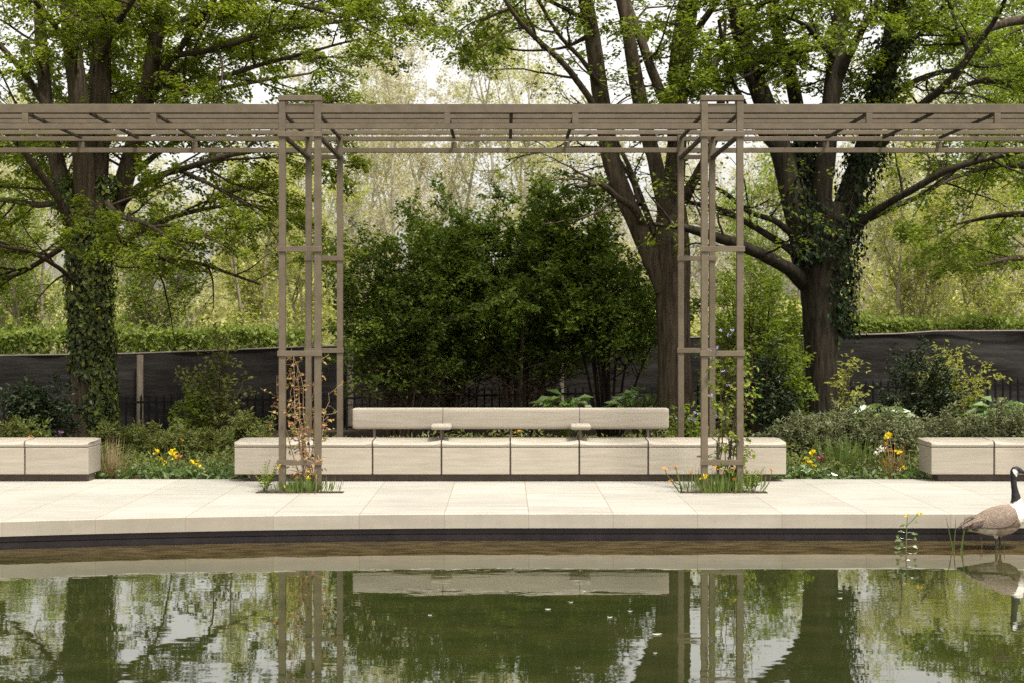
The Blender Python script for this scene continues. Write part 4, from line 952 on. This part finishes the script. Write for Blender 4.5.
# mid distance, thick lime green growth just past the hedges
FT = [ # px, Y, height, spread, leaf, bark, n, seed, label
 (150, 34, 4.2, 1.5, 'leaf_bright', 'bark_mid', 5200, 201, 'bushy green young tree behind the hedge beside the ivy-clad trunk', 5),
 (255, 35, 5.6, 1.6, 'leaf_lime', 'bark_mid', 6500, 202, 'lime green young tree seen just before the column with dry climbers', 3),
 (35, 36, 5.0, 1.7, 'leaf_bright', 'bark_mid', 6500, 203, 'green young tree rising over the hedge at the frame edge, past the ivy-clad trunk', 4),
 (310, 42, 6.2, 1.8, 'leaf_lime', 'bark_mid', 6500, 204, 'loose lime green tree seen through the column with dry climbers', 3),
 (905, 36, 5.2, 1.8, 'leaf_lime', 'bark_mid', 7000, 205, 'lime green young tree over the hedge beyond the dark upright shrub', 4),
 (985, 38, 6.0, 1.9, 'leaf_lime', 'bark_mid', 7500, 206, 'lime green young tree over the hedge beyond the yellow-green sapling', 4),
 (765, 40, 5.8, 1.7, 'leaf_bright', 'bark_mid', 5500, 207, 'bright green young tree seen between the two big trunks', 3),
 (870, 46, 8.0, 2.2, 'leaf_pale', 'bark_mid', 6000, 208, 'pale spring tree beyond the fork of the massive trunk', 2),
]
for (p, Y, h, sp, lf, bk, n, sd, lab, ns) in FT:
    far_tree(p, Y, h, sp, M[lf], M[bk], int(n*1.05), sd, lab, L=.10, nst=ns, name='young_tree', t0=.12, r0=.09)
FB = [
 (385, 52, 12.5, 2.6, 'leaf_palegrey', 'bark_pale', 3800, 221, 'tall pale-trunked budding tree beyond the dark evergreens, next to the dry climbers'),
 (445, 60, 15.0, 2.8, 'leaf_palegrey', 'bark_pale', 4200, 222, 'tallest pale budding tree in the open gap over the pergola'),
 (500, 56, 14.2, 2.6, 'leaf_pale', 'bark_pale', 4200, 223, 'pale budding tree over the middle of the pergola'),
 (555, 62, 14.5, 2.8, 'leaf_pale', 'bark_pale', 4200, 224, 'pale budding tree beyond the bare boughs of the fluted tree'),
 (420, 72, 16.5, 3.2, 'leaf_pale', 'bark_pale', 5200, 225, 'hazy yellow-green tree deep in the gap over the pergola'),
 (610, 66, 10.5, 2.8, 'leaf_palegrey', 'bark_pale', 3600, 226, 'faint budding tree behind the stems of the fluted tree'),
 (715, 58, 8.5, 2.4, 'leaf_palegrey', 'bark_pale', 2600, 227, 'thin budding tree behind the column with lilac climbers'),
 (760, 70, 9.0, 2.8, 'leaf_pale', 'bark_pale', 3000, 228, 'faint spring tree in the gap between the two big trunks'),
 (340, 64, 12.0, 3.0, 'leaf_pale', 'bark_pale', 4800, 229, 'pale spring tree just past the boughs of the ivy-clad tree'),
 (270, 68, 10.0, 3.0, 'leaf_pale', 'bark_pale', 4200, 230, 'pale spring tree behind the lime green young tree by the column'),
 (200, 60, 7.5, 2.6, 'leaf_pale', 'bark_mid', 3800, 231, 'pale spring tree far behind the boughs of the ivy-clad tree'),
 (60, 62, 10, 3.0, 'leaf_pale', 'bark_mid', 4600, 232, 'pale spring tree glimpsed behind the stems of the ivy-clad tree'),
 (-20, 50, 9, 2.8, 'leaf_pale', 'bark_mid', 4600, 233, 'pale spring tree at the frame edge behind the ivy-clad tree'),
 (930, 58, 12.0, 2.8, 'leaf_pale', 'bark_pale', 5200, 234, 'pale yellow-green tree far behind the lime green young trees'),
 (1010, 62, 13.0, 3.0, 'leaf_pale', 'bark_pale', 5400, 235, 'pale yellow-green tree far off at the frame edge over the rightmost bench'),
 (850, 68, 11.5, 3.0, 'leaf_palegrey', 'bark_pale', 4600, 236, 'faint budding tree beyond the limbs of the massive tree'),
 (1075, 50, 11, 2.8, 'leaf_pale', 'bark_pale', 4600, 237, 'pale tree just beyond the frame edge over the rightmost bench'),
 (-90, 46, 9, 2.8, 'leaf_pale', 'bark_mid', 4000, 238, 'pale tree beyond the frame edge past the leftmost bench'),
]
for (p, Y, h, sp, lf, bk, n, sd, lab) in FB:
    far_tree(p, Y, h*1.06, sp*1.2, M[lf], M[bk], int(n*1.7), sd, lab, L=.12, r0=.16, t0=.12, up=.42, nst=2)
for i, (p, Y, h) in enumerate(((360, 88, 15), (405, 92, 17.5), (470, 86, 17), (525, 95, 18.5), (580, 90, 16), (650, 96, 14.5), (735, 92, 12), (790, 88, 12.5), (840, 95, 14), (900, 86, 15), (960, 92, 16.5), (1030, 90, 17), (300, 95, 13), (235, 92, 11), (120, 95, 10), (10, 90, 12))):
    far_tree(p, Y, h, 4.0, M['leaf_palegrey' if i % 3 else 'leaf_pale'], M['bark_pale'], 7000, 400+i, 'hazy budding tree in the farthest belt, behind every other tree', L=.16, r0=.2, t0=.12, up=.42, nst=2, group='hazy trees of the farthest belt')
far_tree(94, 26.5, 9.2, 4.2, M['leaf_beech'], M['bark'], 30000, 251, 'broad leafy tree standing straight behind the ivy-clad tree and filling the gaps between its stems', L=.085, r0=.16, t0=.36, up=.12)
far_tree(1062, 30, 9.6, 3.6, M['leaf_bright'], M['bark'], 17000, 253, 'leafy tree topping the lime green growth over the rightmost bench', L=.09, r0=.16, t0=.42, up=.12)
# dense low scrub far behind, one mass closing the horizon
rng = rngof(300); n = 42000
X = rng.uniform(-45, 45, n); Yv = rng.uniform(76, 90, n)
top = 3.6+1.4*np.sin(X*.35)+.9*np.sin(X*.9+2)+.5*np.sin(X*2.3)
Z = gz(X, Yv)+top*rng.uniform(0, 1, n)**.7
V, Q = leaf_quads(np.stack([X, Yv, Z], -1), nrm(rng.normal(0, 1, (n, 3))), rng.normal(0, .7, (n, 3))+np.array([0, -.5, .8]), .5, .3, rng)
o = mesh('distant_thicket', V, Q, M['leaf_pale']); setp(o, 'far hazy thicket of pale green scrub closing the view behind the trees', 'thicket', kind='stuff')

# ------------------------------------------------------------------ water's edge: marginal plants, goose, floating petals
def reed(label, px, Y, pytop, n, seed, spreadpx=6, mat='leaf_blade'):
    rng = rngof(seed); X = (px-505)/F*Y; t = thing('reed', label, 'reed', (X, Y, WL))
    H = EYE-(pytop-328)/F*Y-WL
    for k in range(n):
        x = X+rng.uniform(-spreadpx, spreadpx)/F*Y; h = H*rng.uniform(.6, 1)
        P = wpath(rng, (x, Y+rng.normal(0, .03), WL-.3), nrm(np.array([rng.normal(0, .06), rng.normal(0, .05), 1])), h+.3, 8, .02, 0)
        R = np.array([.007, .0075, .007, .0065, .006, .005, .004, .003, .0008]); T = Tubes(); T.add(P, R, 4)
        V, Q = T.data(); mesh('blade', V, Q, M[mat], t)
    return t
reed('clump of green reed blades in the water just behind the goose tail', 954, 11.9, 514, 5, 151)
reed('few green reed blades in the water under the goose breast', 1004, 12.0, 530, 3, 152, 3)
reed('short reddish reed shoot in the water beside the goose legs', 981, 12.05, 531, 2, 153, 2, 'leaf_rust')
rng = rngof(154); Ya = 11.9; X = (906-505)/F*Ya
t = thing('marsh_plant', 'yellow-flowered water plant standing in the pond at the kerb', 'plant', (X, Ya, WL))
P = np.array([W(905, 556, Ya)-[0, 0, .2], W(906, 548, Ya), W(906.5, 530, Ya), W(907.5, 516, Ya)]); C = catmull(P, 5)
T = Tubes(); T.add(C, np.linspace(.006, .003, len(C)), 5)
Pl = []; Dl = []
for (a, b, s) in ((903, 532, -1), (911, 533, 1), (900, 538, -1), (913, 540, 1), (903, 543, -1), (912, 546, 1), (900, 548, -1), (912, 553, 1), (902, 552, -1), (914, 533, 1), (905, 525, -1), (914, 522, 1)):
    p = W(a, b, Ya); q = C[np.argmin(np.abs(C[:, 2]-p[2]+.01))]; T.add(np.array([q, (p+q)/2+[0, 0, .004], p]), [.0025]*3, 3); 
    for k in range(2): Pl.append(p+rng.normal(0, .006, 3)); Dl.append([s, rng.normal(0, .4), rng.normal(-.1, .3)])
T.add(np.array([W(907, 526, Ya), W(913, 520, Ya), W(917.5, 515, Ya)]), [.003]*3, 4)
V, Q = T.data(); mesh('stem', V, Q, M['leaf_hosta'], t)
V, Q = leaf_quads(np.array(Pl), nrm(np.array(Dl, float)), rng.normal(0, .4, (len(Pl), 3))+np.array([0, -.6, .8]), .042, .034, rng); mesh('foliage', V, Q, M['leaf_hosta'], t)
for (a, b) in ((907.5, 515.5), (918, 513.5), (917.5, 516), (921, 514)): flower(t, 'flower', W(a, b, Ya), .02, M['f_yellow'], rng, n=8)

# --- goose
YG = 11.95
gX = lambda px: (px-505)/F*YG
gZ = lambda py: EYE-(py-328)/F*YG
def loft(secs, sides=20):
    """secs: (x,z,halfheight,halfwidth,tilt) sections; tilt rotates the section plane about Y"""
    V = []; Fs = []
    for (x, z, h, w, tl) in secs:
        for k in range(sides):
            th = 2*math.pi*k/sides; a = math.cos(th)*h; b = math.sin(th)*w
            V.append((x-a*math.sin(tl), YG+b, z+a*math.cos(tl)))
    for i in range(len(secs)-1):
        for k in range(sides):
            k2 = (k+1) % sides; Fs.append((i*sides+k, (i+1)*sides+k, (i+1)*sides+k2, i*sides+k2))
    Fs.append(tuple(range(sides))); Fs.append(tuple(reversed([(len(secs)-1)*sides+k for k in range(sides)])))
    return V, Fs
def sec(px, ptop, pbot, w, tl=0): return (gX(px), (gZ(ptop)+gZ(pbot))/2, (gZ(ptop)-gZ(pbot))/2, w, tl)
goose_body = MB()
goose_body.add(loft([sec(957, 528, 530, .02), sec(962, 525.5, 530.5, .04), sec(969, 521, 531.5, .06), sec(977, 515.5, 533, .085), sec(985, 510.5, 535, .108), sec(993, 507, 536.3, .122),
                     sec(1002, 505, 536, .128), sec(1010, 504.3, 534, .122), sec(1017, 504.5, 529.5, .105), sec(1022, 506, 524, .08), sec(1026, 509, 519, .05), sec(1028, 512.5, 515.5, .02)]))
def nsec(px, py, r, tl, wf=.9): return (gX(px), gZ(py), r/F*YG, r/F*YG*wf, tl)
goose_body.add(loft([nsec(1015, 514, 8.5, math.pi/2+.2), nsec(1016.5, 506, 7.0, math.pi/2+.15), nsec(1016.3, 499, 5.0, math.pi/2+.05), nsec(1015.2, 492, 3.7, math.pi/2-.1), nsec(1013.9, 485, 3.1, math.pi/2-.12), nsec(1013.5, 479, 3.0, math.pi/2+.05),
                     nsec(1013.5, 475.5, 3.5, math.pi/2-.1), nsec(1014.1, 472.0, 4.1, 1.15), nsec(1015.6, 470.3, 4.4, .7, .85), nsec(1017.8, 470.0, 4.0, .2, .75), nsec(1020.4, 471.0, 3.0, -.1, .7), nsec(1023, 472.2, 1.9, -.15, .8), nsec(1026.5, 473.2, 1.2, -.1, 1.0), nsec(1030, 474, .6, 0, 1.1)], 14))
for (px, dy, ph) in ((994.2, -.045, 535), (1001.8, .045, 535)):
    x = gX(px)
    V = []; secs = [(x, gZ(526), .03), (x, gZ(534), .02), (x+.002, gZ(539), .011), (x, gZ(547), .009), (x+.004, gZ(556), .009), (x+.006, WL-.10, .010), (x+.008, WL-.115, .008)]
    S = 10; Fs = []
    for (xx, zz, r) in secs:
        for k in range(S): V.append((xx+r*math.cos(k*6.2832/S), YG+dy+r*math.sin(k*6.2832/S), zz))
    for i in range(len(secs)-1):
        for k in range(S): Fs.append((i*S+k, i*S+(k+1) % S, (i+1)*S+(k+1) % S, (i+1)*S+k))
    Fs.append(tuple(range(S))); Fs.append(tuple(reversed([(len(secs)-1)*S+k for k in range(S)])))
    goose_body.add((V, Fs))
    zf = WL-.115
    # webbed foot: three toes and the web between them, as a thin wedge
    f = [(x-.01, YG+dy-.012, zf+.02), (x-.01, YG+dy+.012, zf+.02), (x+.09, YG+dy-.05, zf), (x+.105, YG+dy, zf), (x+.09, YG+dy+.05, zf)]
    f2 = [(a, b, c-.012) for a, b, c in f]
    goose_body.add((f+f2, [(0, 2, 3), (0, 3, 1), (1, 3, 4), (5, 8, 7), (5, 6, 8), (6, 9, 8), (0, 5, 7, 2), (2, 7, 8, 3), (3, 8, 9, 4), (4, 9, 6, 1), (1, 6, 5, 0)]))
goose = thing('goose', 'goose with black neck and white cheek standing in the shallow pond edge', 'goose', (gX(998), YG, WL-.13))
def feather_mat():
    m, n, l, b = nt('goose_plumage')
    at = n.new('ShaderNodeAttribute'); at.attribute_name = 'plumage'
    tc = n.new('ShaderNodeTexCoord'); mp = n.new('ShaderNodeMapping'); mp.inputs['Rotation'].default_value = (0, .35, 0); mp.inputs['Scale'].default_value = (26, 12, 40); l.new(tc.outputs['Object'], mp.inputs[0])
    wv = n.new('ShaderNodeTexVoronoi'); wv.inputs['Scale'].default_value = 1.0; l.new(mp.outputs[0], wv.inputs['Vector'])
    mr = n.new('ShaderNodeMapRange'); mr.inputs[1].default_value = .1; mr.inputs[2].default_value = .75; mr.inputs[3].default_value = .8; mr.inputs[4].default_value = 1.35; l.new(wv.outputs['Distance'], mr.inputs[0])
    mx = n.new('ShaderNodeVectorMath'); mx.operation = 'SCALE'; l.new(at.outputs['Color'], mx.inputs[0]); l.new(mr.outputs[0], mx.inputs['Scale'])
    l.new(mx.outputs[0], b.inputs['Base Color']); b.inputs['Roughness'].default_value = .6; b.inputs['Specular IOR Level'].default_value = .25
    bp = n.new('ShaderNodeBump'); bp.inputs['Strength'].default_value = .3; bp.inputs['Distance'].default_value = .004; l.new(wv.outputs['Distance'], bp.inputs['Height']); l.new(bp.outputs[0], b.inputs['Normal'])
    return m
M['plumage'] = feather_mat()
def wing_mat():
    m, n, l, b = nt('wing_feathers')
    tc = n.new('ShaderNodeTexCoord'); mp = n.new('ShaderNodeMapping'); mp.inputs['Rotation'].default_value = (0, .42, 0); mp.inputs['Scale'].default_value = (15, 6, 62); l.new(tc.outputs['Object'], mp.inputs[0])
    v = n.new('ShaderNodeTexVoronoi'); l.new(mp.outputs[0], v.inputs['Vector'])
    r = ramp(n, [(.1, (.105, .076, .056)), (.5, (.145, .106, .078)), (.75, (.25, .195, .15))]); l.new(v.outputs['Distance'], r.inputs[0])
    l.new(r.outputs[0], b.inputs['Base Color']); b.inputs['Roughness'].default_value = .65; b.inputs['Specular IOR Level'].default_value = .2
    bp = n.new('ShaderNodeBump'); bp.inputs['Strength'].default_value = .5; bp.inputs['Distance'].default_value = .006; l.new(v.outputs['Distance'], bp.inputs['Height']); l.new(bp.outputs[0], b.inputs['Normal'])
    return m
M['wing'] = wing_mat()
M['wingtip'] = noisy('flight_feathers', (.045, .036, .032), (.085, .068, .058), (2, 10, 26), 2.5, .5, .3, .3)
gb = goose_body.build('body', M['plumage'], goose, smooth=True)
rm = gb.modifiers.new('fuse', 'REMESH'); rm.mode = 'VOXEL'; rm.voxel_size = .0045; rm.use_smooth_shade = True
sm = gb.modifiers.new('soft', 'SMOOTH'); sm.factor = .5; sm.iterations = 6
dg = bpy.context.evaluated_depsgraph_get(); me = bpy.data.meshes.new_from_object(gb.evaluated_get(dg)); gb.modifiers.clear(); gb.data = me; me.name = 'body'
if not me.materials: me.materials.append(M['plumage'])
co = np.empty(len(me.vertices)*3, np.float32); me.vertices.foreach_get('co', co); co = co.reshape(-1, 3)+root_loc(goose)
px = co[:, 0]/YG*F+505; py = 328-(co[:, 2]-EYE)/YG*F
rng = rngof(7); jx = px+rng.normal(0, .35, len(px)); jy = py+rng.normal(0, .35, len(px))
col = np.tile(np.array([.17, .125, .092]), (len(px), 1))
fr = (jx > 1008) & (jy < 530) & (jx+(.35*(515-jy)) > 1013.5); col[fr] = (.60, .56, .50)
lowf = (jy > 527+(jx-1000)*-.05) & (jx > 985) & (jx < 1022); col[lowf] = (.36, .29, .23)
rump = (jx < 993) & (jy > 526.2+(jx-977)*.10); col[rump] = (.68, .65, .60)
tail = (jx < 966.5); col[tail] = (.025, .022, .02)
tail2 = (jx < 978) & (jy < 523+(978-jx)*.25) & (jx < 974); col[tail2] = (.03, .026, .024)
legm = (jy > 537.5); col[legm] = (.06, .048, .040)
neck = (jy < 502.5+(jx-1012)*-.55) & (jx > 1008) & (jy < 503); col[neck] = (.014, .013, .013)
ca_, sa_ = math.cos(.95), math.sin(.95); du = (px-1014.9)*ca_+(py-472.9)*sa_; dv = -(px-1014.9)*sa_+(py-472.9)*ca_
cheek = (du/4.3)**2+(dv/2.0)**2 < 1; col[cheek] = (.78, .75, .70)
ca = me.color_attributes.new('plumage', 'FLOAT_COLOR', 'POINT'); ca.data.foreach_set('color', np.c_[col, np.ones(len(col))].astype(np.float32).ravel())
me.polygons.foreach_set('use_smooth', np.ones(len(me.polygons), bool))
# folded wings: overlapping flight feathers lying along each flank
for s in (-1, 1):
    V = []; Fs = []
    outl_top = [(1012, 507), (1004, 506), (995, 507.3), (986, 511), (977, 516), (968, 521.5), (960, 526.5)]
    outl_bot = [(1013, 516), (1006, 524), (996, 526.5), (986, 527), (977, 527), (968, 527), (960, 528.2)]
    wid = [.112, .128, .127, .116, .094, .068, .042]
    nrow = 9
    for (a, b), (c, d), w_ in zip(outl_top, outl_bot, wid):
        for j in range(nrow):
            u = j/(nrow-1); pxx = a+(c-a)*u; pyy = b+(d-b)*u
            bul = math.sqrt(max(0, 1-(1-min(1, u*1.15+.12))**2))
            V.append((gX(pxx), YG+s*(w_*bul+.008), gZ(pyy)))
    nn = len(outl_top)
    for i in range(nn-1):
        for j in range(nrow-1): Fs.append((i*nrow+j, i*nrow+j+1, (i+1)*nrow+j+1, (i+1)*nrow+j))
    wg = mesh('wing', V, Fs, M['wing'], goose, smooth=True)
    sol = wg.modifiers.new('thick', 'SOLIDIFY'); sol.thickness = .010; sub = wg.modifiers.new('soft', 'SUBSURF'); sub.levels = 2; sub.render_levels = 2
    for k in range(6):
        y0 = 520.5+k*1.2; xs0 = 974-k*.5; xe = 962+k*2.6
        P = np.array([W(xs0+6, y0-2.6, YG), W(xs0-4, y0+.6, YG), W((xs0+xe)/2, y0+2.6, YG), W(xe, 526+k*.35, YG)]); 
        yo = [.105, .098, .078, .05]
        P[:, 1] = YG+s*(np.array(yo)+.017-.0012*k)
        T = []; C = catmull(P, 4); hwid = np.interp(np.linspace(0, 1, len(C)), [0, .3, .8, 1], [.006, .009, .008, .002])
        Vf = []; Ff = []
        for q, hh in zip(C, hwid): Vf += [(q[0], q[1], q[2]+hh), (q[0], q[1]+s*.004, q[2]), (q[0], q[1], q[2]-hh)]
        for i in range(len(C)-1):
            for j in (0, 1): Ff.append((i*3+j, i*3+j+1, i*3+4+j, i*3+3+j))
        fe = mesh('flight_feather', Vf, Ff, M['wingtip'] if k > 3 else M['wing'], wg, smooth=True)
        fe.modifiers.new('thick', 'SOLIDIFY').thickness = .002
for s in (-1, 1):
    bm = bmesh.new(); bmesh.ops.create_uvsphere(bm, u_segments=10, v_segments=8, radius=.0055)
    V = [(v.co.x+gX(1018.6), v.co.y+YG+s*.0215, v.co.z+gZ(469.6)) for v in bm.verts]; bm.verts.index_update(); Fs = [[v.index for v in f.verts] for f in bm.faces]; bm.free()
    mesh('eye', V, Fs, M['iron'], goose, smooth=True)

# floating petals and leaves on the water
rng = rngof(160)
for i, (a, b, r) in enumerate(((657, 635, .028), (571, 603, .015), (548, 610, .02), (610, 618, .018), (802, 591, .014), (840, 599, .018), (584, 592, .012), (630, 612, .016), (655, 654, .012), (250, 640, .014), (430, 616, .014))):
    Yp = 1.84*F/(b-328); X = (a-505)/F*Yp
    k = 8; th = np.linspace(0, 2*math.pi, k, endpoint=False)
    V = np.c_[X+np.cos(th)*r*1.05, Yp+np.sin(th)*r*.5*(1+.2*np.sin(2*th)), np.full(k, WL+.004)+.003*np.cos(th)**2]
    V = np.r_[V, [[X, Yp, WL+.0045]]]
    o = mesh('fallen_petal', V, [(j, (j+1) % k, k) for j in range(k)], M['f_white'], None, (X, Yp, WL))
    setp(o, 'large curled pale petal floating on the dark reflection' if i == 0 else 'tiny pale petal floating on the pond', 'petal', 'petals floating on the pond')
